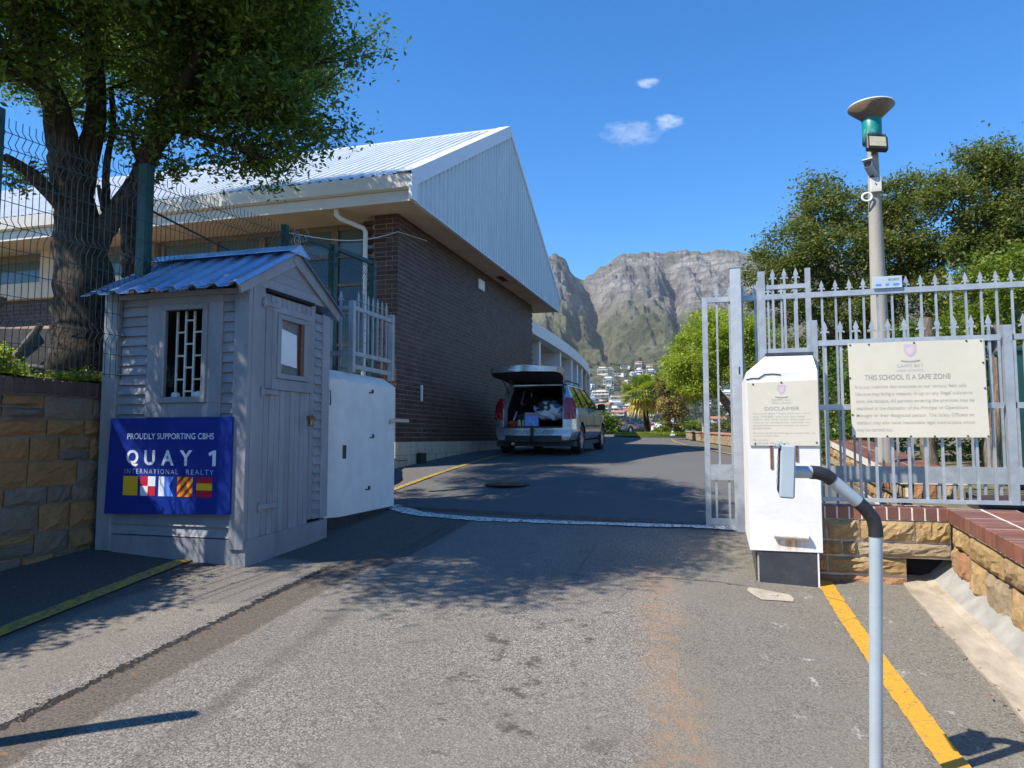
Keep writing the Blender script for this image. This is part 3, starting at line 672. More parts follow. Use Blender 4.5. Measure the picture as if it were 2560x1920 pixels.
# skirting following the slope
U(MB().prism([(-4.975,.735),(-3.655,.735),(-3.655,.515),(-4.975,.575)],1,FV+.004,FV+.04),'skirting_board',HUTP)
U(MB().prism([(FV+.0,.735),(BV,.78),(BV,.60),(FV+.0,.505)],0,SU-.03,SU+.022),'skirting_board',HUTP)
# lap siding, board by board
def lap_front(x0,x1,z,h):
    g=rnd.uniform(-.004,.004); U(MB().prism([(FV+.028,z+h),(FV+.052,z+h),(FV+.052,z),(FV+.004+g,z),(FV+.008+g,z+.008)],0,x0,x1),'siding_board',HUTP)
z=.745
while z<2.70:
    if z<.92: lap_front(-4.965,-3.79,z,.083)
    elif z>1.55:
        lap_front(-4.965,-4.665,z,.083); lap_front(-3.915,-3.79,z,.083)
    z+=.0835
U(MB().box(-4.965,-3.79,FV+.03,FV+.05,.9,1.72),'backing_board',HUTP)
# window: casing boards, sash, pane, burglar bars, papers on the sill
win=U(MB().box(-4.665,-3.915,FV-.004,FV+.05,2.665,2.775,ch=.003).box(-4.665,-3.915,FV-.004,FV+.05,1.715,1.835,ch=.003).box(-4.665,-4.525,FV-.003,FV+.05,1.835,2.665,ch=.003).box(-4.055,-3.915,FV-.003,FV+.05,1.835,2.665,ch=.003),'window',HUTP)
MB().box(-4.525,-4.055,FV-.018,FV+.03,2.615,2.665,ch=.004).box(-4.525,-4.055,FV-.022,FV+.03,1.835,1.885,ch=.004).box(-4.525,-4.478,FV-.018,FV+.03,1.885,2.615,ch=.004).box(-4.10,-4.055,FV-.018,FV+.03,1.885,2.615,ch=.004).build('sash',HUTP,win)
bars=MB()
for x in (-4.425,-4.338,-4.252,-4.165): bars.box(x-.008,x+.008,FV+.07,FV+.085,1.885,2.615)
for i in range(8):
    z=1.93+i*.1; a,b=((-4.425,-4.338) if i%2 else (-4.338,-4.252)); bars.box(a,b,FV+.071,FV+.084,z,z+.014)
    if i%2: bars.box(-4.252,-4.165,FV+.071,FV+.084,z,z+.014)
bars.build('burglar_bars',BARW,win)
t=NT('clear window pane'); t.b.inputs['Base Color'].default_value=(1,1,1,1); t.b.inputs['Transmission Weight'].default_value=1; t.b.inputs['Roughness'].default_value=.03; t.b.inputs['IOR'].default_value=1.02; t.b.inputs['Specular IOR Level'].default_value=.6
tr=t.n('ShaderNodeBsdfTransparent'); gl=t.n('ShaderNodeBsdfGlossy'); gl.inputs['Roughness'].default_value=.03; fr_=t.n('ShaderNodeFresnel'); fr_.inputs[0].default_value=1.15; ms=t.n('ShaderNodeMixShader')
t.l(fr_.outputs[0],ms.inputs[0]); t.l(tr.outputs[0],ms.inputs[1]); t.l(gl.outputs[0],ms.inputs[2]); t.l(ms.outputs[0],t.out.inputs[0]); CLEAR=t.mat
MB().box(-4.478,-4.10,FV+.0,FV+.003,1.885,2.615).build('pane',CLEAR,win)
for k,(x,w) in enumerate(((-4.40,.10),(-4.17,.11))):
    mb=MB(); g=random.Random(k+3); n=7; vv=[]
    for j in range(n):
        a=2*math.pi*j/n; vv.append((x+w*.5*math.cos(a)*g.uniform(.7,1.2),FV+.05+.03*math.sin(a)*g.uniform(.7,1.2),1.887))
    vv+= [(p[0]*1+.0,p[1],1.90+g.uniform(.0,.03)) for p in vv]+[(x,FV+.05,1.935)]
    mb.add(vv,[(j,(j+1)%n,n+(j+1)%n,n+j) for j in range(n)]+[(n+j,n+(j+1)%n,2*n) for j in range(n)]); o=mb.build('crumpled_paper',PAPER); tag(o,'crumpled white paper at the %s end of the hut window sill'%('left','right')[k],'paper')
# ---- door side
dv0,dv1=5.14,5.83
U(MB().box(SU-.03,SU+.006,FV+.128,dv0-.004,.735,2.80,ch=.003),'door_jamb',HUTP); U(MB().box(SU-.03,SU+.006,dv1+.004,5.905,.80,2.80,ch=.003),'door_jamb',HUTP)
z=.80
while z<2.66:
    U(MB().prism([(SU-.03,z),(SU+.012,z),(SU-.008,z+.083),(SU-.03,z+.083)],1,5.907,6.03),'siding_board',HUTP); z+=.0835
door=U(MB().box(SU-.035,SU-.012,dv0,dv1,.74,2.765),'door',HUTP)
n=9
for i in range(n):
    a=dv0+(dv1-dv0)*i/n+.003; b=dv0+(dv1-dv0)*(i+1)/n-.003
    MB().box(SU-.014,SU+.004+.002*(i%2),a,b,.745,1.955,ch=.002).build('plank',HUTP,door)
    if b<5.235 or a>5.83: MB().box(SU-.014,SU+.003,a,b,1.955,2.76,ch=.002).build('plank',HUTP,door)
    else: MB().box(SU-.014,SU+.004,a,b,2.665,2.76,ch=.002).build('plank',HUTP,door)
MB().box(SU+.0,SU+.022,5.225,5.84,1.955,2.05,ch=.003).build('ledge_board',HUTP,door); MB().box(SU-.005,SU+.012,5.145,5.235,1.96,2.66,ch=.003).build('stile_board',HUTP,door)
MB().box(SU,SU+.018,5.225,5.84,2.62,2.675,ch=.003).box(SU,SU+.018,5.225,5.29,2.05,2.62,ch=.003).box(SU,SU+.018,5.765,5.84,2.05,2.62,ch=.003).build('window_casing',HUTP,door)
MB().box(SU,SU+.026,5.295,5.76,2.57,2.615,ch=.003).box(SU,SU+.026,5.295,5.76,2.055,2.10,ch=.003).box(SU,SU+.026,5.295,5.345,2.10,2.57,ch=.003).box(SU,SU+.026,5.70,5.76,2.10,2.57,ch=.003).build('sash',HUTP,door)
MB().box(SU-.03,SU+.02,5.655,5.70,2.10,2.57).build('inner_frame',WOODR,door); MB().box(SU-.012,SU-.009,5.345,5.655,2.10,2.57).build('pane',CLEAR,door)
pp=MB(); pp.add([(SU-.006,5.352,2.50),(SU-.006,5.62,2.465),(SU-.006,5.63,2.17),(SU-.006,5.36,2.19)],[(0,3,2,1)]); tag(pp.build('paper_notice',PAPER),'white paper taped inside the small window of the hut door','paper')
for k,z in enumerate((2.675,1.93,.98)): MB().box(SU+.004,SU+.024,5.085,5.335,z-.022,z+.022,ch=.004).box(SU+.004,SU+.03,5.09,5.12,z-.04,z+.04,ch=.004).build('hinge',HUTP,door)
MB().box(SU,SU+.03,5.79,5.90,1.715,1.745,ch=.003).build('hasp',RUSTY,door); tag(MB().box(SU+.022,SU+.05,5.80,5.85,1.655,1.71,ch=.008).tube([(SU+.036,5.808,1.705),(SU+.036,5.808,1.74),(SU+.036,5.825,1.755),(SU+.036,5.842,1.74),(SU+.036,5.842,1.705)],.005,6).build('padlock',[LOCK]),'small brass padlock hanging on the hut door hasp','padlock')
U(MB().box(SU-.03,SU+.03,dv0-.01,dv1+.03,2.775,2.80),'door_drip',DARK)
# gable boards over the door
gz=2.80; sl=(APZ-.10-2.72)/(APV-4.93)
while gz<3.12:
    def half(zz): return max(.0,(APZ-.02-zz)/((APZ-EZH)/(APV-4.86)))
    a=half(gz); b=half(min(gz+.085,3.19)); U(MB().add([(x,y,zq) for x,o in ((SU-.03,0),(SU+.010,0)) for y,zq in ((APV-a,gz),(APV+a,gz),(APV+b,gz+.083),(APV-b,gz+.083))],[(0,1,2,3),(7,6,5,4),(0,4,5,1),(1,5,6,2),(2,6,7,3),(3,7,4,0)]),'gable_board',HUTP); gz+=.085
# ---- roof sheets with trapezoid ribs, ridge flashing, barge boards
angh=math.atan2(APZ+.04-2.735,APV-4.70); L=math.hypot(APZ+.04-2.735,APV-4.70)+.02
def hut_sheet(x0,w,front,lift):
    n=max(1,round(w/.222)); q=w/n; pr=[]
    for i in range(n): pr+=[(i*q,0),(i*q+q*.5,0),(i*q+q*.60,.032),(i*q+q*.88,.032),(i*q+q*.98,0)]
    pr.append((w,0)); vv=[]
    for s in (0,L):
        for x,d in pr:
            yy=s*math.cos(angh)-d*math.sin(angh); vv.append((x0+x,4.70+yy if front else 2*APV-4.70-yy,2.735+s*math.sin(angh)+d*math.cos(angh)+lift))
    m=len(pr); fs=[(i,i+1,m+i+1,m+i) for i in range(m-1)]
    low=[(p[0],p[1],p[2]-.004) for p in vv]; mb=MB(); mb.add(vv,fs if front else [f[::-1] for f in fs]); mb.add(low,[f[::-1] for f in fs] if front else fs)
    mb.add([vv[i] for i in range(m)]+[low[i] for i in range(m)],[(i,m+i,m+i+1,i+1) for i in range(m-1)]); return mb
U(hut_sheet(-5.15,.79,True,.0),'roof_sheet',ROOFB); U(hut_sheet(-4.37,.78,True,.004),'roof_sheet',ROOFB); U(hut_sheet(-5.15,.79,False,.0),'roof_sheet',ROOFB); U(hut_sheet(-4.37,.78,False,.004),'roof_sheet',ROOFB)
rz=APZ+.075; U(MB().prism([(APV-.16,rz-.055),(APV,rz+.03),(APV+.16,rz-.055),(APV+.16,rz-.050),(APV,rz+.036),(APV-.16,rz-.050)],0,-5.16,-3.585),'ridge_flashing',ROOFB)
for s in (-1,1):
    a=Vector((0,APV+s*.80,2.80)); b=Vector((0,APV,APZ+.055)); d=(b-a).normalized(); nn=Vector((0,-d.z,d.y))*(1 if s<0 else -1)
    P=[a-nn*.12,b-nn*.12,b,a]; U(MB().add([(u,p.y,p.z) for u in (SU+.0135+.0012*s,SU+.036+.0025*s) for p in P],[(0,3,2,1),(4,5,6,7),(0,1,5,4),(1,2,6,5),(2,3,7,6),(3,0,4,7)]),'barge_board',HUTP)
U(MB().prism([(APV-.155,rz-.06),(APV,rz+.028),(APV+.155,rz-.06)],0,-3.60,-3.588),'ridge_end_cap',ROOFB); U(MB().box(LU,SU,FV-.03,FV+.02,2.725,2.765),'wall_plate',HUTP); U(MB().prism([(APV-.33,APZ-.20),(APV,APZ+.045),(APV+.33,APZ-.20)],0,SU-.02,SU+.0135),'gable_peak',HUTP)
U(MB().box(LU,LU+.03,FV+.05,BV,.6,2.75),'side_panel',HUTP); U(MB().box(LU,SU-.04,BV-.03,BV,.6,2.75),'rear_panel',HUTP)
# ---- sponsor board on the hut
BLUE=pm('royal blue board',(.006,.028,.235),.4,var=.06,vs=2); PWH=pm('white print',(.72,.76,.85),.5,var=.02); PYE=pm('yellow print',(.80,.46,.02),.5,var=.02); PRE=pm('red print',(.50,.012,.03),.5,var=.02); PBL=pm('light blue print',(.10,.25,.80),.5,var=.02); PWT=pm('thin white print',(.45,.52,.72),.5,var=.02)
sg=thing('sponsor_board','royal blue sponsor board with white lettering and signal flags on the hut','sign',(-4.37,FV-.03,1.315))
MB().add([(-.60,-.012,.395),(.605,-.012,.40),(.605,-.012,-.375),(-.635,-.012,-.405),(-.60,.012,.395),(.605,.012,.40),(.605,.012,-.375),(-.635,.012,-.405)],[(0,3,2,1),(4,5,6,7),(0,1,5,4),(1,2,6,5),(2,3,7,6),(3,0,4,7)]).build('board',BLUE,sg)
def put(me,mat,parent,x,y,z,name='lettering'):
    me.materials.clear(); me.materials.append(mat); o=bpy.data.objects.new(name,me); link(o,parent); o.location=(x,y,z); return o
FY=-.0145
put(lettering('PROUDLY SUPPORTING CBHS',.86,.050,.012),PWH,sg,.010,FY,.245)
for ch_,x in (('Q',-.36),('U',-.185),('A',-.005),('Y',.175)):
    put(lettering(ch_,None,.125 if ch_!='Q' else .138,.028),PWH,sg,x,FY,.068 if ch_!='Q' else .063)
put(MB().add([(x,0,z) for x,z in ((-.005,-.0625),(.028,-.0625),(.028,.0625),(.0,.0625),(-.042,.042),(-.036,.015),(-.005,.030))],[(0,1,2,6),(2,3,6),(3,4,5,6)]).mesh('numeral',PWH),PWH,sg,.437,FY,.068,'numeral')
put(lettering('INTERNATIONAL',.535,.040,-.004,1.35),PWT,sg,-.165,FY,-.045); put(lettering('REALTY',.265,.040,-.004,1.35),PWT,sg,.315,FY,-.045)
def flag(polys):
    for mat,ps in polys:
        mb=MB()
        for p in ps: mb.add([(x,FY,z) for x,z in p],[tuple(range(len(p)))[::-1]])
        mb.build('flag_patch',mat,sg)
def sq(x0,x1,z0,z1): return [(x0,z0),(x0,z1),(x1,z1),(x1,z0)]
fz0,fz1=-.245,-.085; fw=.15; fx=[-.445,-.268,-.085,.100,.288]; zm=(fz0+fz1)/2
flag([(PYE,[sq(fx[0],fx[0]+fw,fz0,fz1)])])
x=fx[1]; flag([(PRE,[sq(x,x+fw/2,zm,fz1),sq(x+fw/2,x+fw,fz0,zm)]),(PWH,[sq(x+fw/2,x+fw,zm,fz1),sq(x,x+fw/2,fz0,zm)])])
x=fx[2]; flag([(PWH,[sq(x,x+.055,fz0,fz1)]),(PBL,[[(x+.055,fz0),(x+.055,fz1),(x+fw,fz1),(x+.105,zm)],[(x+.055,fz0),(x+.105,zm),(x+fw,fz0)]])])
x=fx[3]; h=fz1-fz0; ye=[];re=[]
def clipdiag(a,b):
    """band of the unit square between the diagonals x+ (1-z) = a and b"""
    pts=[]
    for s in (a,b):
        # line from left/bottom to top/right: z = x + (1 - s)
        p0=(0,1-s) if s<=1 else (s-1,0); p1=(s,1) if s<=1 else (1,2-s); pts.append((p0,p1))
    (a0,a1),(b0,b1)=pts; poly=[a0,a1]
    if a<1<b: poly+=[(1,1)]
    poly+=[b1,b0]
    if a<1<b: poly+=[(0,0)]
    return poly
for i in range(8):
    p=clipdiag(i*.25,(i+1)*.25); p=[(x+q[0]*fw,fz0+q[1]*h) for q in p]; (ye if i%2==0 else re).append(p)
flag([(PYE,ye),(PRE,re)])
x=fx[4]; flag([(PRE,[sq(x,x+fw,fz1-.05,fz1),sq(x,x+fw,fz0,fz0+.055)]),(PYE,[sq(x,x+fw,fz0+.055,fz1-.05)])])
# ================================================================== gate piers
def white_pier():
    t=NT('white limewashed plaster'); x,y,z=t.xyz(); c=t.mix(t.ramp(t.noise(4,5,.6),.3,.7),(.70,.685,.655),(.79,.775,.745))
    c=t.mix(t.math('MULTIPLY',t.ramp(t.noise(7,6,.75,t.scalev(1.6,1.6,.5)),.60,.72),.35),c,(.48,.44,.38))
    # rust runs under the iron bar on the right-hand pier
    rx=t.ramp(t.math('ABSOLUTE',t.math('SUBTRACT',x,.50)),.05,.13,1,0); rzz=t.math('MULTIPLY',t.ramp(z,.645,.70),t.ramp(z,.735,.75,1,0)); rr=t.math('MULTIPLY',t.math('MULTIPLY',rx,rzz),t.ramp(t.noise(30,3,.6,t.scalev(1,0,.08)),.36,.56))
    c=t.mix(t.math('MULTIPLY',rr,.9),c,(.66,.29,.06))
    rb=t.math('MULTIPLY',t.ramp(t.math('ABSOLUTE',t.math('SUBTRACT',z,1.74)),.02,.16,1,0),t.math('MULTIPLY',t.ramp(y,7.4,7.8),t.ramp(x,-3.6,-3.5,1,0)))
    c=t.mix(t.math('MULTIPLY',t.math('MULTIPLY',rb,t.ramp(t.noise(12,4,.7),.35,.65)),.35),c,(.45,.30,.16))
    t.l(c,t.b.inputs['Base Color']); t.b.inputs['Roughness'].default_value=.85; t.b.inputs['Specular IOR Level'].default_value=.2
    b1=t.bump(t.noise(22,5,.6,t.scalev(.7,.7,1.4)),.22,.006); t.l(t.bump(t.noise(130,3),.25,.004,b1),t.b.inputs['Normal']); return t.mat
WPIER=white_pier(); TAR=pm('charcoal plinth tile',(.040,.045,.055),.32,var=.15,vs=10,dirt=(.16,.155,.15),dirt_amt=.4,dirt_scale=6)
lp=thing('gate_pier','white plastered gate pier with chamfered top beside the guard hut','gate pier',(-4.2,7.2,.6))
def pier(poly0,z0,z1,poly1,z2):
    n=len(poly0); vv=[(x,y,z0) for x,y in poly0]+[(x,y,z1) for x,y in poly0]+[(x,y,z2) for x,y in poly1]
    fs=[(i,(i+1)%n,n+(i+1)%n,n+i) for i in range(n)]+[(n+i,n+(i+1)%n,2*n+(i+1)%n,2*n+i) for i in range(n)]+[tuple(range(2*n,3*n))]+[tuple(range(n))[::-1]]
    return MB().add(vv,fs)
P0=[(-4.75,6.46),(-3.86,6.46),(-3.77,6.60),(-3.77,7.88),(-4.75,7.88)]; P1=[(-4.7,6.55),(-3.95,6.55),(-3.885,6.66),(-3.885,7.78),(-4.7,7.78)]
o=pier(P0,.74,2.15,P1,2.25).build('pier_body',WPIER,lp); o.location=(4.2,-7.2,-.6)
def Lp(mb,name,mat): o=mb.build(name,mat,lp); o.location=(4.2,-7.2,-.6); return o
Lp(MB().prism([(x+(.03 if x<-4.5 else -.03),y+(.03 if y<7 else -.03)) for x,y in P0],2,.40,.742),'plinth',pm('tarred plinth',(.03,.032,.036),.7,var=.3,vs=8,bump=.4,bs=40))
Lp(MB().box(-3.785,-3.762,6.655,6.72,1.33,1.47,ch=.003),'lock_slot',BLACKP)
for z,v in ((2.05,7.25),(1.55,7.28),(.98,7.20)): Lp(MB().box(-3.772,-3.758,v-.04,v+.05,z-.008,z+.006).box(-3.772,-3.752,v+.02,v+.045,z,z+.035),'iron_stub',STEELD)
Lp(MB().box(-3.765,-3.745,7.72,7.80,1.715,1.765).box(-3.765,-3.757,7.80,8.26,1.735,1.775,ch=.002),'latch_bracket',pm('galvanised steel',(.42,.43,.44),.4,.6,var=.12,vs=14))
Lp(MB().tube([(-3.90,6.455,2.03),(-3.90,6.43,2.03),(-3.835,6.50,2.03),(-3.83,6.50,1.88)],.007,6),'wire_hook',STEELD)
rp=thing('gate_pier','white plastered gate pier with charcoal tiled plinth right of the driveway','gate pier',(.47,6.7,.4))
def Rp(mb,name,mat): o=mb.build(name,mat,rp); o.location=(-.47,-6.7,-.4); return o
Q0=[(.195,6.13),(.735,6.13),(.735,7.35),(.195,7.35)]; Q1=[(.36,6.30),(.72,6.30),(.72,7.25),(.36,7.25)]
Rp(pier(Q0,.652,2.075,Q1,2.225),'pier_body',WPIER)
Rp(MB().prism([(.36,6.29),(.73,6.29),(.73,7.27),(.36,7.27)],2,2.224,2.25),'cap_plate',TAR)
Rp(MB().box(.25,.705,6.155,7.32,.2,.655),'plinth_core',CONC)
Rp(MB().box(.262,.692,6.138,6.156,.385,.648,ch=.003),'plinth_tile',TAR); Rp(MB().box(.238,.252,6.165,6.72,.40,.648,ch=.003),'plinth_tile',TAR); Rp(MB().box(.238,.252,6.73,7.30,.46,.648,ch=.003),'plinth_tile',TAR); Rp(MB().box(.695,.707,6.136,6.158,.38,.648),'tile_edge',TRIM)
Rp(MB().tube([(.385,6.115,.782),(.40,6.112,.778),(.615,6.108,.772),(.625,6.11,.772)],[.030,.027,.026,.030],12),'rusty_bar',pm('rusted white pipe',(.74,.68,.60),.8,var=.15,vs=30,dirt=(.52,.20,.045),dirt_amt=1.0,dirt_scale=12))
cr=MB(); pts=[(.196,6.128,2.02),(.24,6.127,2.03),(.29,6.127,2.028),(.34,6.127,2.06),(.40,6.127,2.062),(.46,6.127,2.055)]
for a,b in zip(pts,pts[1:]): cr.bar(a,b,.006)
Rp(cr,'plaster_crack',DARK)
Rp(MB().box(.365,.385,6.122,6.131,1.30,1.49).box(.555,.575,6.122,6.131,1.36,1.49),'rusted_strap',RUSTY)
# ================================================================== steel palisades and the sliding gate
GALV=pm('silver painted steel',(.40,.425,.45),.42,.35,var=.14,vs=9,bump=.12,bs=60,dirt=(.25,.24,.23),dirt_amt=.45,dirt_scale=6,rndv=.06)
spear=MB(); spear.prism([(-.010,0),(.010,0),(.010,.030),(.036,.022),(.030,.040),(.012,.044),(.022,.062),(0,.125),(-.022,.062),(-.012,.044),(-.030,.040),(-.036,.022),(-.010,.030)],1,-.005,.005)
spear_me=spear.mesh('spearhead',GALV)
_pk={}
def picket(parent,p,h,head=True,rot=0,w=.020):
    k=(round(h,3),w)
    if k not in _pk: _pk[k]=MB().box(-w/2,w/2,-w/2,w/2,0,h).mesh('picket',GALV)
    o=inst('picket',_pk[k],parent,p,(0,0,rot))
    if head: inst('spearhead',spear_me,o,(0,0,h))
    return o
def rails(parent,segs,name='rail'):
    for p,q,w,h in segs: MB().bar(p,q,w,h).build(name,GALV,parent)
# right-hand front palisade on the wall
fr=thing('palisade_fence','silver steel palisade panel on the brick coping behind the safe zone sign','fence',(.74,6.45,1.03))
def F3(u,z,v=6.45): return (u-.74,v-6.45,z-1.03)
rails(fr,[(F3(.745,2.335),F3(2.11,2.335),.04,.045),(F3(.745,1.80),F3(2.11,1.80),.04,.045),(F3(.745,1.045),F3(3.4,1.045),.045,.03),(F3(2.2,2.335),F3(3.4,2.335),.04,.045),(F3(2.2,1.80),F3(3.4,1.80),.04,.045)])
MB().box(-.03,.03,-.03,.03,0,1.40).build('post',GALV,fr,F3(2.155,1.03)); MB().box(-.024,.024,-.024,.024,0,1.5).build('post',GALV,fr,F3(.757,1.03))
for i in range(21):
    u=.84+i*.1195
    if abs(u-2.155)<.06: continue
    picket(fr,F3(u,1.05),1.345)
# palisade on top of the right pier (corner panel)
tp=thing('palisade_fence','short corner palisade standing on top of the right-hand white pier','fence',(.37,6.95,2.25))
def T3(u,v,z): return (u-.37,v-6.95,z-2.25)
MB().box(-.03,.03,-.03,.03,0,.83).build('post',GALV,tp,T3(.375,6.95,2.25)); MB().box(-.022,.022,-.022,.022,0,.84).build('post',GALV,tp,T3(.775,6.95,2.25)); MB().box(-.03,.03,-.03,.03,0,.8).build('post',GALV,tp,T3(.375,7.22,2.25))
rails(tp,[(T3(.40,6.95,2.93),T3(.755,6.95,2.93),.035,.04),(T3(.40,6.95,2.34),T3(.755,6.95,2.34),.035,.04),(T3(.375,6.98,2.93),T3(.375,7.2,2.93),.035,.04),(T3(.375,6.98,2.34),T3(.375,7.2,2.34),.035,.04)])
for i in range(3): picket(tp,T3(.475+i*.1,6.95,2.34),.64)
for i in range(2): picket(tp,T3(.375,7.05+i*.08,2.34),.62,True,R(90))
# palisade on the left pier
tl=thing('palisade_fence','short corner palisade standing on top of the white pier beside the hut','fence',(-3.82,6.9,2.25))
def S3(u,v,z): return (u+3.82,v-6.9,z-2.25)
MB().box(-.03,.03,-.03,.03,0,.78).build('post',GALV,tl,S3(-3.82,6.9,2.25)); MB().box(-.03,.03,-.03,.03,0,.73).build('post',GALV,tl,S3(-4.10,6.9,2.28)); MB().box(-.03,.03,-.03,.03,0,.80).build('post',GALV,tl,S3(-3.82,7.86,2.23))
rails(tl,[(S3(-3.82,6.93,2.955),S3(-3.82,7.83,2.955),.035,.045),(S3(-3.82,6.93,2.46),S3(-3.82,7.83,2.46),.035,.045),(S3(-3.82,6.93,2.315),S3(-3.82,7.83,2.315),.035,.045),(S3(-4.07,6.9,2.955),S3(-3.85,6.9,2.955),.035,.045),(S3(-4.75,6.9,2.46),S3(-3.85,6.9,2.46),.035,.045),(S3(-4.75,6.9,2.92),S3(-4.13,6.9,2.92),.035,.045)])
for i in range(7): picket(tl,S3(-3.82,7.03+i*.115,2.31 if i%2 else 2.46),.72 if i%2 else .57,True,R(90))
picket(tl,S3(-3.96,6.9,2.32),.70)
# the sliding gate, rolled open behind the right pier
sgate=thing('sliding_gate','silver steel sliding gate with spearheads rolled open behind the right pier','gate',(1.6,7.92,.62))
def G3(u,z,v=7.92): return (u-1.6,v-7.92,z-.62)
rails(sgate,[(G3(-.155,3.02),G3(3.7,3.02),.05,.055),(G3(-.13,1.185),G3(3.7,1.185),.05,.16),(G3(-.13,.665),G3(3.7,.665),.05,.075)])
MB().box(-.028,.028,-.028,.028,0,2.43).build('stile',GALV,sgate,G3(-.155,.62))
for i in range(29):
    u=-.03+i*.1305; picket(sgate,G3(u,1.265),1.78)
    if i<4 or 7<i<24: picket(sgate,G3(u-.04,.70),.405,False,0,.022)
MB().box(-.02,.02,-.04,.04,0,.12).build('gate_wheel',STEELD,sgate,G3(.25,.6))
gp=thing('gate_guide_post','tall pale steel gate guide post with a key slot beside the right pier','post',(.165,7.80,.58))
MB().box(-.055,.055,-.05,.05,0,2.74,ch=.004).build('post_tube',pm('pale galvanised tube',(.52,.53,.54),.4,.35,var=.10,vs=14,bump=.1,bs=40),gp); MB().box(-.062,.062,-.056,.056,2.74,2.75).build('post_cap',GALV,gp)
MB().box(.012,.026,-.0535,-.049,1.62,1.70,ch=.003).build('key_slot',BLACKP,gp)
for z in (1.42,.88): MB().tube([(.05,-.03,z),(.13,-.10,z-.01),(.15,-.10,z-.01)],.006,6).build('hinge_pin',RUSTY,gp)
# ================================================================== school notices
BOARD=pm('cream notice board',(.63,.585,.475),.6,var=.06,vs=2.5,dirt=(.52,.47,.37),dirt_amt=.4,dirt_scale=5); INK=pm('faded grey print',(.33,.315,.29),.7,var=.10,vs=9); INK2=pm('pale faded print',(.45,.43,.38),.7,var=.12,vs=12); CRE1=pm('faded mauve crest print',(.50,.44,.50),.7,var=.05); CRE2=pm('faded pink crest print',(.66,.48,.50),.7,var=.05)
def crest(parent,x,z,s,y):
    sh=[(-.5,.5),(-.2,.55),(0,.5),(.2,.55),(.5,.5),(.48,-.1),(.3,-.42),(0,-.6),(-.3,-.42),(-.48,-.1)]
    def poly(k,mat,dy,pts,nm): MB().add([(x+p[0]*s*k,y-dy,z+p[1]*s*k) for p in pts],[tuple(range(len(pts)))]).build(nm,mat,parent)
    poly(1,CRE1,0,sh,'crest_shield'); poly(.55,CRE2,.0006,[(-.6,.2),(.5,.6),(.45,-.4),(0,-.75),(-.35,-.5)],'crest_charge')
    rb=[]; n=8
    for i in range(n+1): a=-.75+1.5*i/n; rb.append((x+a*s,z-s*.80-s*.14*math.cos(a*1.6)))
    MB().add([(p[0],y,p[1]) for p in rb]+[(p[0],y,p[1]-s*.13) for p in rb],[(i,i+1,n+2+i,n+1+i) for i in range(n)]).build('crest_ribbon',INK,parent)
big=thing('notice_board','large cream safe zone notice hung on the silver palisade','sign',(1.492,6.405,1.935))
MB().add([(-.487,-.008,.385),(.487,-.008,.385),(.50,-.008,-.385),(-.475,-.008,-.385),(-.487,.0,.385),(.487,.0,.385),(.50,.0,-.385),(-.475,.0,-.385)],[(0,3,2,1),(4,5,6,7),(0,1,5,4),(1,2,6,5),(2,3,7,6),(3,0,4,7)]).build('board',BOARD,big)
y=-.0095; crest(big,-.03,.315,.092,y)
put(lettering('CAMPS BAY',.19,.026,.0,1.15),INK2,big,-.035,y,.19); put(lettering('HIGH SCHOOL',.19,.018,.0,1.15),INK2,big,-.035,y,.152); put(lettering('THIS SCHOOL IS A SAFE ZONE',.62,.042,.008),INK,big,-.06,y,.10)
for k,(s,w) in enumerate((('It is our intention that everyone on our campus feels safe.',.80),('No one may bring a weapon, drugs or any illegal substance',.835),('onto the campus. All persons entering the premises may be',.845),('searched at the discretion of the Principal or Operations',.80),('Manager or their designated person. The Safety Officers on',.84),('campus may also issue reasonable legal instructions which',.845),('may be carried out.',.265))):
    put(lettering(s,w,.036,.004),INK2,big,-.44+w/2,y,.022-k*.058)
for x,z in ((-.47,.372),(-.33,.372),(.0,.374),(.37,.376),(.47,.372),(-.46,-.375),(-.22,-.375),(-.05,-.375),(.12,-.375),(.35,-.372),(.49,-.375),(.478,.2),(.482,0),(-.478,.1),(-.47,-.2)): MB().lathe([(0,-.004),(.006,-.004),(.008,0)],(x,y,z),8,1).build('screw',STEELD,big)
sm=thing('notice_board','cream disclaimer notice screwed to the front of the right-hand white pier','sign',(.472,6.122,1.745))
MB().add([(-.27,-.006,.245),(.262,-.006,.26),(.262,-.006,-.26),(-.262,-.006,-.26),(-.27,.0,.245),(.262,.0,.26),(.262,.0,-.26),(-.262,.0,-.26)],[(0,3,2,1),(4,5,6,7),(0,1,5,4),(1,2,6,5),(2,3,7,6),(3,0,4,7)]).build('board',BOARD,sm)
y=-.0072; crest(sm,-.01,.190,.066,y); put(lettering('CAMPS BAY',.15,.018,.0,1.1),INK2,sm,-.01,y,.105); put(lettering('HIGH SCHOOL',.15,.013,.0,1.1),INK2,sm,-.01,y,.079); put(lettering('DISCLAIMER',.26,.028,.0),INK,sm,-.01,y,.036)
for k,(s,w,z) in enumerate((('Camps Bay High School and',.43,-.004),('the WCED will not be held',.385,-.028),('liable for any loss, damage or',.44,-.052),('injury to property, vehicle or',.43,-.076),('goods howsoever arising on these',.42,-.100),('premises.',.14,-.123),('Entry and parking is entirely at',.465,-.160),('your own risk.',.20,-.182),('By order',.12,-.216),('Alfred D. Moss',.27,-.239))):
    put(lettering(s,w,.015,.0),INK2,sm,-.232+w/2,y,z)
for x,z in ((-.225,.235),(-.01,.245),(.24,-.235),(0,-.25),(-.22,-.245)): MB().lathe([(0,-.004),(.006,-.004),(.008,0)],(x,y,z),8,1).build('screw',STEELD,sm)
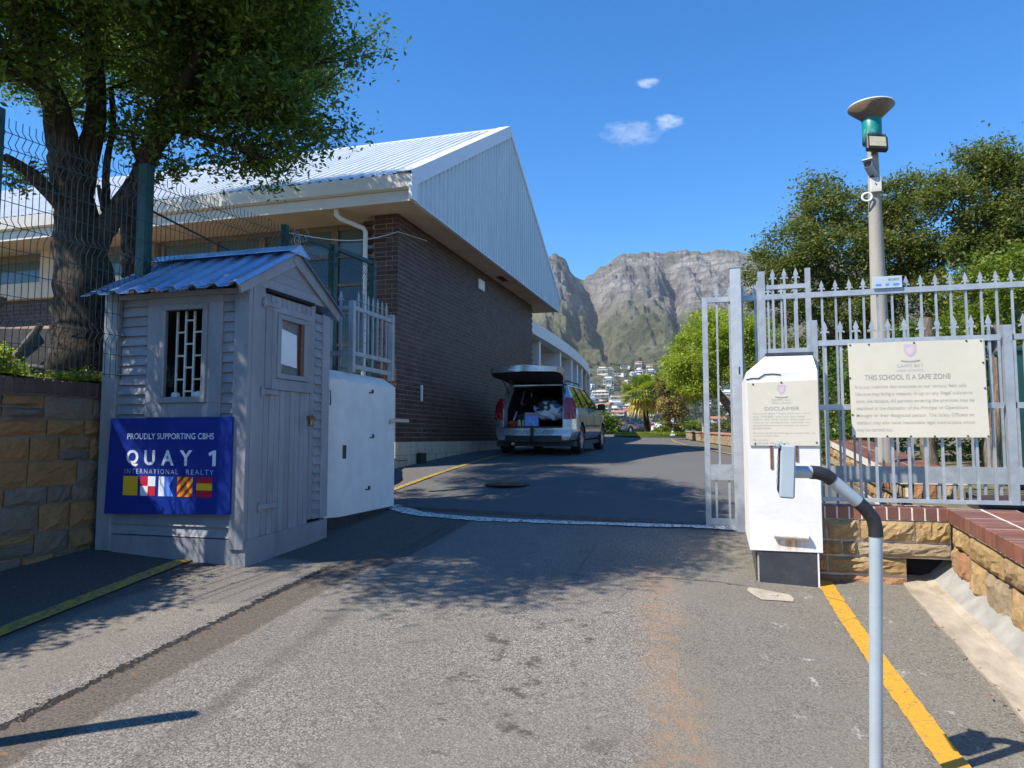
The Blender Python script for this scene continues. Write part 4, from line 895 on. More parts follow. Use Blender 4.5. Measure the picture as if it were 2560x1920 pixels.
bn=thing('security_sticker','small pale blue security plate on the gate top rail before the lamp pole','sign',(1.62,7.88,3.09)); MB().box(-.135,.135,-.006,0,-.045,.075,ch=.002).build('plate',pm('pale blue plate',(.44,.52,.58),.4,var=.12,vs=12),bn); put(lettering('SECURITY',.10,.02),pm('navy print',(.03,.06,.16),.5),bn,.06,-.0075,.04)
for x,w in ((-.08,.05),(.0,.03),(.08,.06)): MB().box(x-w/2,x+w/2,-.0078,-.0064,-.02,.0).build('print_bar',PBL,bn)
# ================================================================== keypad stand
POLE=pm('light grey painted pole',(.38,.44,.48),.38,.1,var=.06,vs=6,bump=.06,bs=50,dirt=(.25,.27,.28),dirt_amt=.3,dirt_scale=7); RUB=pm('black rubber sleeve',(.018,.018,.02),.6,var=.2)
def cw(X,Y,z): x,y=c2w(X,Y); return (x,y,z)
ks=thing('keypad_stand','light grey gooseneck keypad stand with black bends in the foreground','keypad stand',cw(1.425,2.92,.13))
bx_,by_,bz_=ks.location
def kp(X,Y,z): p=cw(X,Y,z); return (p[0]-bx_,p[1]-by_,p[2]-bz_)
MB().tube([kp(1.425,2.92,.13),kp(1.452,2.90,1.16)],.0255,16).build('post_tube',POLE,ks)
MB().tube([kp(1.452,2.90,1.155),kp(1.452,2.90,1.19),kp(1.444,2.90,1.225),kp(1.415,2.90,1.265),kp(1.385,2.90,1.292)],.0275,14).build('bend_sleeve',RUB,ks)
MB().tube([kp(1.388,2.90,1.289),kp(1.275,2.895,1.385)],.0255,16).build('arm_tube',POLE,ks)
MB().tube([kp(1.280,2.895,1.382),kp(1.255,2.89,1.400),kp(1.225,2.89,1.409),kp(1.195,2.89,1.411)],.0275,14).build('bend_sleeve',RUB,ks)
MB().tube([kp(1.20,2.89,1.411),kp(1.105,2.89,1.413)],.0245,16).build('arm_tube',POLE,ks)
kb=MB().box(-.028,.028,-.085,.085,-.10,.105,ch=.006).build('keypad_box',POLE,ks); kb.location=kp(1.093,2.87,1.415); kb.rotation_euler=(R(0),R(3),YAW+R(-19))
MB().box(-.034,-.028,-.07,.07,-.08,.09,ch=.002).build('keypad_face',BLACKP,kb); MB().box(-.045,-.03,-.09,.09,.095,.112,ch=.003).build('rain_hood',POLE,kb)
for z in (.05,.02,-.01,-.04):
    for q in (-.03,0,.03): MB().box(-.037,-.034,q-.010,q+.010,z-.010,z+.010).build('key',GALV,kb)
MB().lathe([(0,.02),(.07,.02),(.09,.0)],(0,0,0),16).build('base_plate',POLE,ks)
# ================================================================== post standing outside the frame on the left whose shadow crosses the tar
sp=thing('steel_post','round topped steel post throwing the long shadow at the lower left','post',(-3.44,1.80,G(-3.44,1.80))); MB().tube([(0,0,0),(0,0,1.72),(0,0,1.76),(0,0,1.78)],[.045,.045,.035,.012],12).build('post_tube',GALV,sp); MB().lathe([(.0,.012),(.1,.012),(.11,.0)],(0,0,0),14).build('base_plate',GALV,sp)
# ================================================================== sandstone walls
def stonemat(name,cols,rough=.85):
    t=NT(name); r=t.rand(); cr=t.n('ShaderNodeValToRGB'); cr.color_ramp.interpolation='CONSTANT'; el=cr.color_ramp.elements
    while len(el)<len(cols): el.new(.5)
    for i,c in enumerate(cols): el[i].position=i/len(cols); el[i].color=(*c,1)
    t.l(r,cr.inputs[0]); c=cr.outputs[0]
    c=t.mix(t.ramp(t.noise(9,6,.7),.38,.62,0,.6),c,t.mix(.6,c,(.30,.17,.07))); c=t.mix(t.ramp(t.noise(22,6,.72),.52,.68,0,.55),c,(.16,.115,.07)); c=t.mix(t.ramp(t.noise(5,4),.55,.75,0,.35),c,(.55,.42,.26))
    t.l(c,t.b.inputs['Base Color']); t.b.inputs['Roughness'].default_value=rough; t.b.inputs['Specular IOR Level'].default_value=.2
    b=t.bump(t.noise(19,7,.75),1.0,.034); t.l(t.bump(t.noise(120,4,.6),.35,.006,b),t.b.inputs['Normal']); return t.mat
SAND=stonemat('golden sandstone',[(.49,.335,.155),(.54,.37,.18),(.45,.31,.165),(.46,.235,.13),(.42,.335,.22),(.51,.31,.14)])
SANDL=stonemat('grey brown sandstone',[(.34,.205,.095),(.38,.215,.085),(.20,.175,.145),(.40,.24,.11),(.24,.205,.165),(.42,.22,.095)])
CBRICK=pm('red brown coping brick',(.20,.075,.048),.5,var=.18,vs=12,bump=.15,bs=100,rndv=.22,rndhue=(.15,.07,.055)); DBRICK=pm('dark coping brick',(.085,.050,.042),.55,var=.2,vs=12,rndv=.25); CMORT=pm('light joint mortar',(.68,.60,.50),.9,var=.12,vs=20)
def stone_me(w,h,d,seed,nx=6,nz=4,amp=.022,ragged=0.):
    g=random.Random(seed); mb=MB(); vv=[]; px,pz=g.uniform(.3,.7),g.uniform(.3,.7)
    for k in range(nz+1):
        for i in range(nx+1):
            a=i/nx; b=k/nz; e=min(a,1-a,b,1-b); f=min(1,e*4.5); tilt=.35*math.sin(3*a+seed)+.25*math.sin(5*b+seed*1.7)
            y=-amp*f*(.55+g.uniform(0,.9)+tilt); vv.append((( a-.5)*w+(g.uniform(-.3,.3)*w/nx if 0<i<nx else g.uniform(-.004,.004)),y,(b-.5)*h+(g.uniform(-.3,.3)*h/nz if 0<k<nz else g.uniform(-.004,.004))))
    m=nx+1; fs=[(k*m+i,k*m+i+1,(k+1)*m+i+1,(k+1)*m+i) for k in range(nz) for i in range(nx)]
    mb.add(vv,fs)
    ring=[i for i in range(m)]+[k*m+nx for k in range(1,nz+1)]+[nz*m+i for i in range(nx-1,-1,-1)]+[k*m for k in range(nz-1,0,-1)]
    rv=[vv[i] for i in ring]; n=len(rv); mb.add(rv+[(p[0],d,p[2]) for p in rv],[(j,n+j,n+(j+1)%n,(j+1)%n) for j in range(n)]); return mb
_sd=[100]
def lay(wall_o,mat,rects,place,amp,d=.10,nx=6,nz=4):
    """rects: (a0,a1,z0,z1) on the wall face; place(a,z) -> location, rotation"""
    for a0,a1,z0,z1 in rects:
        _sd[0]+=1; me=stone_me(a1-a0-.012,z1-z0-.012,d,_sd[0],nx,nz,amp).mesh('stone',mat); loc,rz=place((a0+a1)/2,(z0+z1)/2); inst('stone',me,wall_o,loc,(0,0,rz))
def courses(a0,a1,zs,wmin,wmax,g,slope=0.):
    out=[]
    for z0,z1 in zip(zs,zs[1:]):
        a=a0-g.uniform(0,wmin)
        while a<a1:
            w=g.uniform(wmin,wmax); b=a+w
            if w>.3 and z1-z0>.17 and g.random()<.3: m=(z0+z1)/2+g.uniform(-.02,.02); out+=[(max(a,a0),min(b,a1),z0,m),(max(a,a0),min(b,a1),m,z1)]
            else: out.append((max(a,a0),min(b,a1),z0,z1))
            a=b
    return [r for r in out if r[1]-r[0]>.05]
# ---- right: wall A behind the pole (faces the camera), wall B running along the gutter
wa=thing('stone_wall','golden sandstone wall with red brick coping between the white pier and the corner','wall',(1.2,6.4,.4))
def WA(mb,name,mat): o=mb.build(name,mat,wa); o.location=(-1.2,-6.4,-.4); return o
core=MB().box(.70,1.69,6.385,6.62,.60,.895).box(.70,1.37,6.385,6.62,.3,.60); WAc=WA(core,'mortar_core',CMORT)
AF=6.37
R1=[(.70,.80,.725,.895),(.80,1.045,.725,.895),(1.045,1.44,.725,.895),(1.44,1.69,.725,.895),(.70,.91,.605,.722),(.91,1.02,.605,.722),(1.02,1.69,.605,.722),(.70,.80,.46,.602),(.80,1.37,.46,.602),(.70,1.37,.34,.455)]
lay(WAc,SAND,R1,lambda a,z:((a,AF,z),0),.030,.05,10,5)
WA(MB().box(1.36,1.70,6.60,6.62,.3,.62),'drain_back',DARK); WA(MB().box(1.40,1.70,6.40,6.60,.598,.612),'drain_lintel',CONC)
mc=WA(MB().box(.70,1.66,6.3635,6.66,.897,.993),'coping_mortar',CMORT)
cbm=MB().box(-.0395,.0395,-.11,.11,-.049,.049,ch=.003).mesh('coping_brick',CBRICK)
for i in range(11): inst('coping_brick',cbm,mc,(.742+i*.0905,6.47,.948+rnd.uniform(-.002,.002)),(0,0,rnd.uniform(-.01,.01)))
wbk=thing('stone_wall','golden sandstone wall with broad brick coping descending along the right-hand gutter','wall',(1.9,4,.3))
def WB(mb,name,mat): o=mb.build(name,mat,wbk); o.location=(-1.9,-4,-.3); return o
def topB(v): return 1.0-.0635*(6.35-v)
cb=MB(); 
for i in range(16):
    v1=6.62-i*.45; v0=v1-.45; cb.add([(x,y,z) for y in (v0,v1) for x,z in ((1.725,topB(y)-.8),(2.2,topB(y)-.8),(2.2,topB(y)-.115),(1.725,topB(y)-.115))],[(0,4,7,3),(1,2,6,5),(3,7,6,2)])
cB=WB(cb,'mortar_core',CMORT)
g=random.Random(5); rectsB=[]
# stones laid on the wall face, course lines follow the descending coping (a = distance from the corner towards the camera)
layout=[(.0,.30,-.28,-.112),(.30,.38,-.28,-.112),(.38,1.05,-.30,-.112),(1.05,1.6,-.29,-.112),(1.6,2.2,-.28,-.112),(2.2,2.7,-.29,-.112),(.0,.11,-.50,-.285),(.11,.38,-.50,-.285),(.38,.70,-.54,-.305),(.70,1.15,-.58,-.305),(1.15,1.55,-.56,-.295),(1.55,2.1,-.56,-.285),(2.1,2.7,-.56,-.295),(.0,.4,-.68,-.505),(.4,.9,-.72,-.545),(.9,1.5,-.74,-.585),(1.5,2.1,-.74,-.565),(2.1,2.7,-.74,-.565)]
for a0,a1,d0,d1 in layout:
    _sd[0]+=1; L_=a1-a0; me=stone_me(L_-.012,d1-d0-.012,.06,_sd[0],10,5,.026).mesh('stone',SAND); vm=6.35-(a0+a1)/2
    o=inst('stone',me,cB,(1.695,vm,topB(vm)+(d0+d1)/2),(0,0,0)); o.rotation_euler=Matrix.Rotation(R(-90),3,'Z').to_euler(); o.rotation_euler=(0,math.atan(.0635),R(-90))
cm_=MB()
for i in range(13):
    v1=6.36-i*.3; v0=v1-.3; cm_.add([(x,y,z) for y in (v0,v1) for x,z in ((1.668,topB(y)-.108),(2.13,topB(y)-.108),(2.13,topB(y)-.0025),(1.668,topB(y)-.0025))],[(0,4,7,3),(1,2,6,5),(3,7,6,2),(0,3,2,1),(4,5,6,7)])
cmo=WB(cm_,'coping_mortar',CMORT); cb2=MB().box(-.11,.11,-.0375,.0375,-.052,.052,ch=.003).mesh('coping_brick',CBRICK)
for i in range(42):
    v=6.31-i*.0835
    for x in (1.774,2.012): inst('coping_brick',cb2,cmo,(x,v,topB(v)-.052+rnd.uniform(-.002,.002)),(math.atan(.0635),0,rnd.uniform(-.006,.006)))
# ---- inner planter wall beyond the gate
wi=thing('stone_wall','sandstone planter wall with red brick coping seen through the palisade','wall',(1.9,11,1.0))
def WI(mb,name,mat): o=mb.build(name,mat,wi); o.location=(-1.9,-11,-1.0); return o
def topI(v): return 1.175+.0667*(v-8.2)
ci=MB(); ci.add([(x,y,z) for y in (8.2,15.2) for x,z in ((1.78,.6),(2.3,.6),(2.3,topI(y)-.1),(1.78,topI(y)-.1))],[(0,4,7,3),(1,2,6,5),(3,7,6,2),(0,3,2,1),(4,5,6,7)]); cI=WI(ci,'mortar_core',CMORT)
a=8.2; g=random.Random(9)
while a<15.1:
    L_=g.uniform(.35,.75); b=min(15.2,a+L_); vm=(a+b)/2
    for d0,d1 in ((-.27,-.105),(-.46,-.275)):
        _sd[0]+=1; o=inst('stone',stone_me(b-a-.012,d1-d0-.012,.05,_sd[0],5,3,.022).mesh('stone',SAND),cI,(1.758,vm,topI(vm)+(d0+d1)/2),(0,math.atan(.0667),R(-90)))
    a=b
x0=1.78
for xx in np.arange(1.80,2.3,.26): 
    _sd[0]+=1; inst('stone',stone_me(.25,.34,.05,_sd[0],5,3,.022).mesh('stone',SAND),cI,(xx+.13,8.185,.90),(0,0,0))
cim=WI(MB().add([(x,y,z) for y in (8.18,15.2) for x,z in ((1.732,topI(y)-.098),(2.33,topI(y)-.098),(2.33,topI(y)-.006),(1.732,topI(y)-.006))],[(0,4,7,3),(1,2,6,5),(3,7,6,2),(0,3,2,1),(4,5,6,7)]),'coping_mortar',CMORT); cb3=MB().box(-.145,.145,-.037,.037,-.048,.048,ch=.004).mesh('coping_brick',CBRICK)
for i in range(83):
    v=8.225+i*.0835
    for x in (1.878,2.182): inst('coping_brick',cb3,cim,(x,v,topI(v)-.048),(-math.atan(.0667)*-1,0,0))
# ---- low kerb wall along the right of the inner road
wl=thing('stone_wall','low pale stone wall along the far right side of the inner road','wall',(-.6,30,1.4)); lw=[(1.3,15.4),(.75,19),(.42,23),(-.35,28),(-1.1,33),(-1.85,39)]
mb=MB(); mt=MB(); PALE=stonemat('pale weathered stone',[(.42,.34,.24),(.48,.38,.27),(.40,.31,.21),(.45,.30,.20)])
for (a,b),(c,d) in zip(lw,lw[1:]):
    n=int(math.hypot(c-a,d-b)/.45)
    for i in range(n):
        t0,t1=i/n,(i+1)/n
        for k in range(2):
            p=Vector((a+(c-a)*(t0+.01+.4*k/n),b+(d-b)*(t0+.01),0)); p=Vector((a+(c-a)*t0,b+(d-b)*t0,0)); q=Vector((a+(c-a)*(t1-.03),b+(d-b)*(t1-.03),0)); z=G(p.x,p.y)+k*.17-.02; j=rnd.uniform(-.012,.012)
            mb.add([(p.x+j,p.y,z),(q.x+j,q.y,z),(q.x+j,q.y,z+.16),(p.x+j,p.y,z+.16),(p.x+.4,p.y,z),(q.x+.4,q.y,z),(q.x+.4,q.y,z+.16),(p.x+.4,p.y,z+.16)],[(0,3,2,1),(3,7,6,2),(0,4,7,3),(1,2,6,5)])
    z0=G(a,b)+.32; z1=G(c,d)+.32; mt.add([(a-.03,b,z0),(c-.03,d,z1),(c-.03,d,z1+.05),(a-.03,b,z0+.05),(a+.45,b,z0+.05),(c+.45,d,z1+.05)],[(0,3,2,1),(3,4,5,2)])
o=mb.build('stones',PALE,wl); o.location=(.6,-30,-1.4); tag(o,kind='stuff'); o=mt.build('coping',pm('pink coping',(.42,.22,.15),.8,var=.2,vs=3),wl); o.location=(.6,-30,-1.4)
# ---- left: retaining wall beside the hut
ww=thing('stone_wall','shaded sandstone retaining wall with dark brick coping left of the hut','wall',(-5.3,4.5,.5))
def WL(mb,name,mat): o=mb.build(name,mat,ww); o.location=(5.3,-4.5,-.5); return o
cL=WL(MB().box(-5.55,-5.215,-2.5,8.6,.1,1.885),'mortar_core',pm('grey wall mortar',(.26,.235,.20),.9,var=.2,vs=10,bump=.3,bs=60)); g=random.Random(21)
zs=[.40,.62,.80,1.02,1.16,1.36,1.56,1.70,1.885]
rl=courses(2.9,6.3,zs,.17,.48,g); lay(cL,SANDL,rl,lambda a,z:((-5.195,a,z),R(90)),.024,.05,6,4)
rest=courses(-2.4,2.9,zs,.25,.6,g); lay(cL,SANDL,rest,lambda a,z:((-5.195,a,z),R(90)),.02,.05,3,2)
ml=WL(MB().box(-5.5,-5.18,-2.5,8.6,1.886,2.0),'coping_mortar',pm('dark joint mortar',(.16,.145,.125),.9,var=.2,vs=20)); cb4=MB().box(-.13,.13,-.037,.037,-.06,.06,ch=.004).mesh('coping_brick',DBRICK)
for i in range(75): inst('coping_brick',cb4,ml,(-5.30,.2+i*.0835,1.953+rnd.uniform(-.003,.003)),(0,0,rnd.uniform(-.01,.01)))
# ================================================================== green mesh fence on the left wall
GREEN=pm('dark green fence paint',(.010,.055,.050),.45,var=.2,vs=8,dirt=(.05,.08,.075),dirt_amt=.4); WIRE=pm('dark green coated wire',(.018,.045,.042),.45)
mf=thing('mesh_fence','dark green welded mesh fence with folded ribs above the left wall','fence',(-5.0,5.5,2.0)); FO=(5.0,-5.5,-2.0)
FP=[(-5.24,2.4),(-5.08,3.88),(-4.90,5.17),(-4.66,6.93),(-4.555,7.76),(-4.45,8.59)]
def fpt(s):
    L=0
    for (a,b),(c,d) in zip(FP,FP[1:]):
        l=math.hypot(c-a,d-b)
        if s<=L+l or (c,d)==FP[-1]: k=(s-L)/l; return (a+(c-a)*k,b+(d-b)*k)
        L+=l
wires=MB(); zf=[2.05,2.35,2.41,2.47,2.75,3.05,3.11,3.17,3.45,3.62,3.68,3.74,3.80,3.86,3.93]; of=[0,0,.05,0,0,0,.05,0,0,0,.05,0,.05,0,.0]
s=0.0
nx_,ny_=.99,-.14
while s<6.25:
    x,y=fpt(s); zt=3.93 if s<4.7 else 3.88
    pts=[(x+o*nx_,y+o*ny_,min(z,zt)) for z,o in zip(zf,of)]
    for p,q in zip(pts,pts[1:]):
        if q[2]-p[2]>.004: wires.bar(p,q,.0042)
    s+=.05
for z,o in ((2.08,0),(2.25,0),(2.41,.05),(2.60,0),(2.78,0),(2.95,0),(3.11,.05),(3.3,0),(3.48,0),(3.68,.05),(3.80,.05)):
    for (a,b),(c,d) in zip(FP,FP[1:]): wires.bar((a+o*nx_,b+o*ny_,z),(c+o*nx_,d+o*ny_,z),.005)
wo_=wires.build('wire_mesh',WIRE,mf); wo_.location=FO; tag(wo_,kind='stuff')
for x,y,h,w in ((-5.14,3.88,2.0,.05),(-4.97,5.17,2.02,.05),(-4.70,6.93,1.95,.035),(-4.575,7.76,1.93,.045),(-4.46,8.59,1.9,.04)):
    MB().box(-w,w,-w,w,-.2,h,ch=.006).build('post',GREEN,mf,(x+5.0,y-5.5,0))
MB().bar((-4.575+5,7.76-5.5,1.90),(-4.46+5,8.59-5.5,1.88),.05).build('top_rail',GREEN,mf)
MB().bar((-4.70+5,6.93-5.5,1.86),(-4.575+5,7.76-5.5,1.88),.035).build('top_rail',GREEN,mf)
# coil of barbed wire scraps and the pale cable to the hall
cl=MB(); g=random.Random(4)
for k in range(5):
    c=Vector((-4.62+g.uniform(-.02,.05),6.97,3.80+g.uniform(-.06,.06))); r=g.uniform(.05,.09); ax=g.uniform(0,3)
    cl.tube([c+Vector((r*math.cos(a)*math.cos(ax)+.06,r*math.cos(a)*math.sin(ax),r*math.sin(a))) for a in np.linspace(0,5.6,18)],.0035,5)
tag(cl.build('wire_coil',GALV),'tangled wire coil hanging on the fence post above the hut','wire coil')
cbp=[(-4.66,6.95,3.86)]
for i in range(1,13): f=i/12; cbp.append((-4.66+(-5.34+4.66)*f,6.95+(11.2-6.95)*f,3.86+(5.12-3.86)*f-.12*math.sin(math.pi*f)))
tag(MB().tube(cbp+[(-5.345,12.5,5.3)],.006,6).build('cable',GREYP),'thin pale cable strung from the fence post to the brick hall','cable')
# black hose on the fence
hp=[]
for i in range(14): x,y=fpt(2.75+i*.145); hp.append((x-.05,y,3.62-.022*i))
tag(MB().tube(hp,.010,6).build('black_cable',BLACKP),'black cable running along the mesh fence right of the tree trunk','cable')
# ================================================================== lamp pole with its fittings
POLEC=pm('weathered concrete pole',(.36,.33,.28),.9,var=.14,vs=5,bump=.4,bs=45,dirt=(.24,.21,.17),dirt_amt=.5,dirt_scale=4,stretch=(1,1,.25)); TEAL=pm('teal paint',(.0,.22,.19),.45,var=.12,vs=9,dirt=(.72,.72,.68),dirt_amt=1.0,dirt_scale=4.5); RUSTB=pm('brown stained lamp dish',(.22,.15,.09),.6,var=.25,vs=5,dirt=(.10,.065,.04),dirt_amt=.6,dirt_scale=6); 
lamp=thing('lamp_post','tall tapered concrete lamp post with upturned dish behind the palisade','lamp post',(1.855,9.5,.95))
MB().tube([(0,0,0),(0,0,2.0),(-.005,0,4.12)],[.108,.096,.062],20).build('pole',POLEC,lamp)
MB().lathe([(.062,4.20),(.110,4.21),(.112,4.35),(.112,4.50),(.10,4.52),(.0,4.52)],(-.005,0,0),24).build('collar_drum',TEAL,lamp)
ds=MB().lathe([(.10,0),(.11,.01),(.265,.155),(.262,.168),(.0,.175)],(0,0,0),32).build('lamp_dish',RUSTB,lamp,(-.005,0,4.51)); ds.rotation_euler=(0,0,0)
MB().lathe([(.262,.164),(.268,.168),(.262,.180),(.10,.186),(.03,.205),(0,.207)],(0,0,0),32).build('dish_lid',TRIM,ds)
fl_=thing('floodlight','square dark floodlight bolted under the green collar of the lamp post','floodlight',(1.87,9.36,5.10)); fl_.scale=(1.22,1.22,1.22); fl_.rotation_euler=(R(-18),R(6),R(10))
MB().box(-.10,.10,-.03,.03,-.085,.085,ch=.01).build('housing',BLACKP,fl_); MB().box(-.078,.078,-.036,-.029,-.055,.065,ch=.003).build('lens',pm('dusty lens',(.42,.38,.28),.15,var=.1,vs=20),fl_)
for i in range(9): MB().box(-.085+i*.02,-.079+i*.02,-.028,.05,.085,.11).build('fin',BLACKP,fl_)
MB().bar((0,.03,-.02),(0,.11,-.05),.04,.03).build('bracket',STEELD,fl_)
ca_=thing('security_camera','grey bullet security camera on the lamp post below the floodlight','camera',(1.80,9.40,4.80)); ca_.rotation_euler=(R(-28),0,R(-30))
MB().tube([(0,.16,0),(0,-.10,0)],.05,16).build('body',pm('grey camera housing',(.34,.38,.42),.4,var=.08),ca_); MB().lathe([(.0,-.105),(.046,-.105),(.05,-.09)],(0,0,0),16,1).build('lens_glass',GLASS,ca_); MB().prism([(-.06,.04),(.06,.04),(.055,.058),(-.055,.058)],1,-.14,.12).build('sun_shield',pm('grey camera shield',(.40,.44,.47),.4),ca_); MB().bar((0,.06,-.04),(.05,.12,-.16),.03).build('bracket',STEELD,ca_)
jb=thing('cable_ring','white junction box with a loop of white cable on the lamp post','junction box',(1.855,9.42,4.62)); MB().box(-.062,.062,-.03,.05,-.10,.08,ch=.006).build('box',FASC,jb); MB().tube([(-.03+.055*math.cos(a)-.075,-.02,-.155+.05*math.sin(a)) for a in np.linspace(0,6.3,20)],.013,8).build('cable_loop',GREYP,jb)
# ================================================================== small things on the ground
mh=thing('manhole_cover','rusty oval manhole cover in the shaded drive inside the gate','manhole cover',(-2.97,9.9,G(-2.97,9.9)+.012)); MB().lathe([(0,.01),(.27,.01),(.285,.004),(.31,.006),(.33,-.004)],(0,0,0),32).build('lid',pm('rusty cast iron',(.11,.055,.04),.8,.2,var=.3,vs=14,bump=.4,bs=40),mh)
for i in range(-3,4): MB().box(-.2,.2,i*.06-.01,i*.06+.01,.01,.016).build('rib',RUSTY,mh)
vc=thing('valve_cover','small pale concrete valve cover in the tar before the right pier','valve cover',(.34,5.79,G(.34,5.79)+.004)); MB().add([(x,y,G(.34+x,5.79+y)-G(.34,5.79)+.005) for x,y in ((-.17,.14),(-.08,.125),(.03,.085),(.12,.055),(.140,-.03),(.130,-.12),(.05,-.125),(-.09,-.15),(-.14,-.06),(-.185,.05))],[tuple(range(10))[::-1]]).build('slab',GUT,vc); MB().box(-.03,.03,-.03,.02,.0,.013,ch=.002).build('lid',CONC,vc)
lf=MB(); g=random.Random(8)
for i in range(90):
    k=g.random(); u,v=(1.30+g.uniform(-.05,.05),g.uniform(2.5,5.8)) if k<.5 else ((g.uniform(-5.1,-4.2),g.uniform(2.6,4.8)) if k<.8 else (g.uniform(-3.6,-2.8),g.uniform(5.5,7.2)))
    z=G(u,v)+.016; a=g.uniform(0,6); r=g.uniform(.008,.02); lf.add([(u+r*math.cos(a),v+r*math.sin(a),z),(u-.4*r*math.sin(a),v+.4*r*math.cos(a),z+.006),(u-r*math.cos(a),v-r*math.sin(a),z+.002),(u+.4*r*math.sin(a),v-.4*r*math.cos(a),z+.004)],[(0,1,2,3)])
tag(lf.build('leaf_litter',pm('dry leaf',(.22,.11,.05),.8,rndv=.5)),'dry leaf litter scattered on the tar by wall and gutter','leaf litter',kind='stuff')
# ================================================================== big tree behind the hut
def barkmat(name,a,b,sc=1.):
    t=NT(name); v=t.scalev(sc,sc,.13*sc); n=t.noise(46,6,.72,v,.5); c=t.mix(t.ramp(n,.35,.65),a,b); c=t.mix(t.ramp(t.noise(2.5,4),.5,.7,0,.4),c,[q*1.5 for q in b])
    t.l(c,t.b.inputs['Base Color']); t.b.inputs['Roughness'].default_value=.95; t.b.inputs['Specular IOR Level'].default_value=.15; t.l(t.bump(t.math('ADD',n,t.noise(70,4,.6,v)),.9,.018),t.b.inputs['Normal']); return t.mat
BARKM=barkmat('fissured grey bark',(.024,.019,.015),(.115,.090,.070)); BARK2=barkmat('pale brown bark',(.10,.075,.055),(.26,.20,.15))
LEAF1=leafmat('dark glossy leaves',(.040,.088,.017),(.14,.225,.035),(.24,.29,.035),.10,.42,.4)
TREE_BR=[
 [(-5.80,5.39,2.03,0.360),(-5.82,5.38,2.36,0.300),(-5.84,5.38,2.68,0.270),(-5.86,5.37,3.08,0.255),(-5.91,5.36,3.44,0.220),(-5.98,5.34,3.76,0.190),(-6.03,5.30,4.08,0.165),(-6.06,5.26,4.39,0.145),(-6.13,5.19,4.78,0.120),(-6.13,4.98,5.18,0.090),(-6.11,4.78,5.55,0.070),(-6.15,4.66,6.10,0.050)],
 [(-6.00,5.38,3.82,0.130),(-5.95,5.45,4.36,0.105),(-5.92,5.48,4.74,0.095),(-5.96,5.50,5.09,0.090),(-6.05,5.52,5.70,0.075),(-6.02,5.53,6.44,0.060)],
 [(-5.81,5.37,3.26,0.140),(-5.70,5.42,3.53,0.110),(-5.60,5.50,3.78,0.100),(-5.47,5.59,4.07,0.095),(-5.35,5.62,4.38,0.090),(-5.21,5.72,4.66,0.075),(-5.00,5.83,5.02,0.062),(-4.80,5.99,5.41,0.045),(-4.50,6.18,5.64,0.030)],
 [(-5.35,5.62,4.36,0.075),(-5.24,5.55,4.69,0.065),(-4.96,5.53,4.92,0.055),(-4.72,5.50,5.28,0.045),(-4.50,5.46,5.63,0.030)],
 [(-5.19,5.72,4.66,0.055),(-5.01,5.93,4.77,0.042),(-4.71,6.12,4.83,0.033),(-4.41,6.32,4.83,0.020),(-4.17,6.39,4.74,0.012)],
 [(-5.21,5.72,4.64,0.045),(-4.71,5.71,4.45,0.033),(-4.45,5.79,4.37,0.024),(-4.27,5.84,4.25,0.010)],
 [(-5.00,5.83,5.02,0.045),(-4.77,6.11,5.21,0.036),(-4.43,6.41,5.38,0.025),(-4.16,6.70,5.66,0.012)],
 [(-5.12,5.79,4.85,0.042),(-4.61,5.63,4.80,0.033),(-4.16,5.66,4.73,0.020),(-3.82,5.76,4.69,0.010)],
 [(-5.68,5.48,3.59,0.045),(-5.76,5.50,3.89,0.038),(-5.82,5.54,4.28,0.034),(-5.81,5.59,4.68,0.030),(-5.85,5.58,5.07,0.025)],
 [(-5.68,5.47,3.55,0.030),(-5.72,5.41,3.81,0.024),(-5.76,5.40,3.99,0.016)],
 [(-5.94,6.08,3.24,0.135),(-5.98,6.07,3.64,0.125),(-5.98,6.07,3.99,0.110),(-5.88,6.09,4.34,0.080),(-5.86,6.10,4.65,0.050)],
 [(-5.97,5.29,3.70,0.090),(-6.02,5.12,3.83,0.075),(-6.05,4.90,3.98,0.055),(-6.06,4.69,4.03,0.040)],
 [(-5.47,5.59,4.26,0.020),(-5.47,5.49,4.45,0.018),(-5.41,5.50,4.73,0.014)],
 [(-6.11,5.20,4.78,0.070),(-5.90,4.74,4.75,0.050),(-5.70,4.17,4.64,0.040)],
 [(-6.11,4.78,5.55,0.060),(-6.04,3.96,5.63,0.050),(-6.00,3.35,5.82,0.030)],
 [(-6.02,5.53,6.44,0.050),(-4.97,5.11,6.67,0.040),(-4.41,4.75,6.98,0.020)],
]
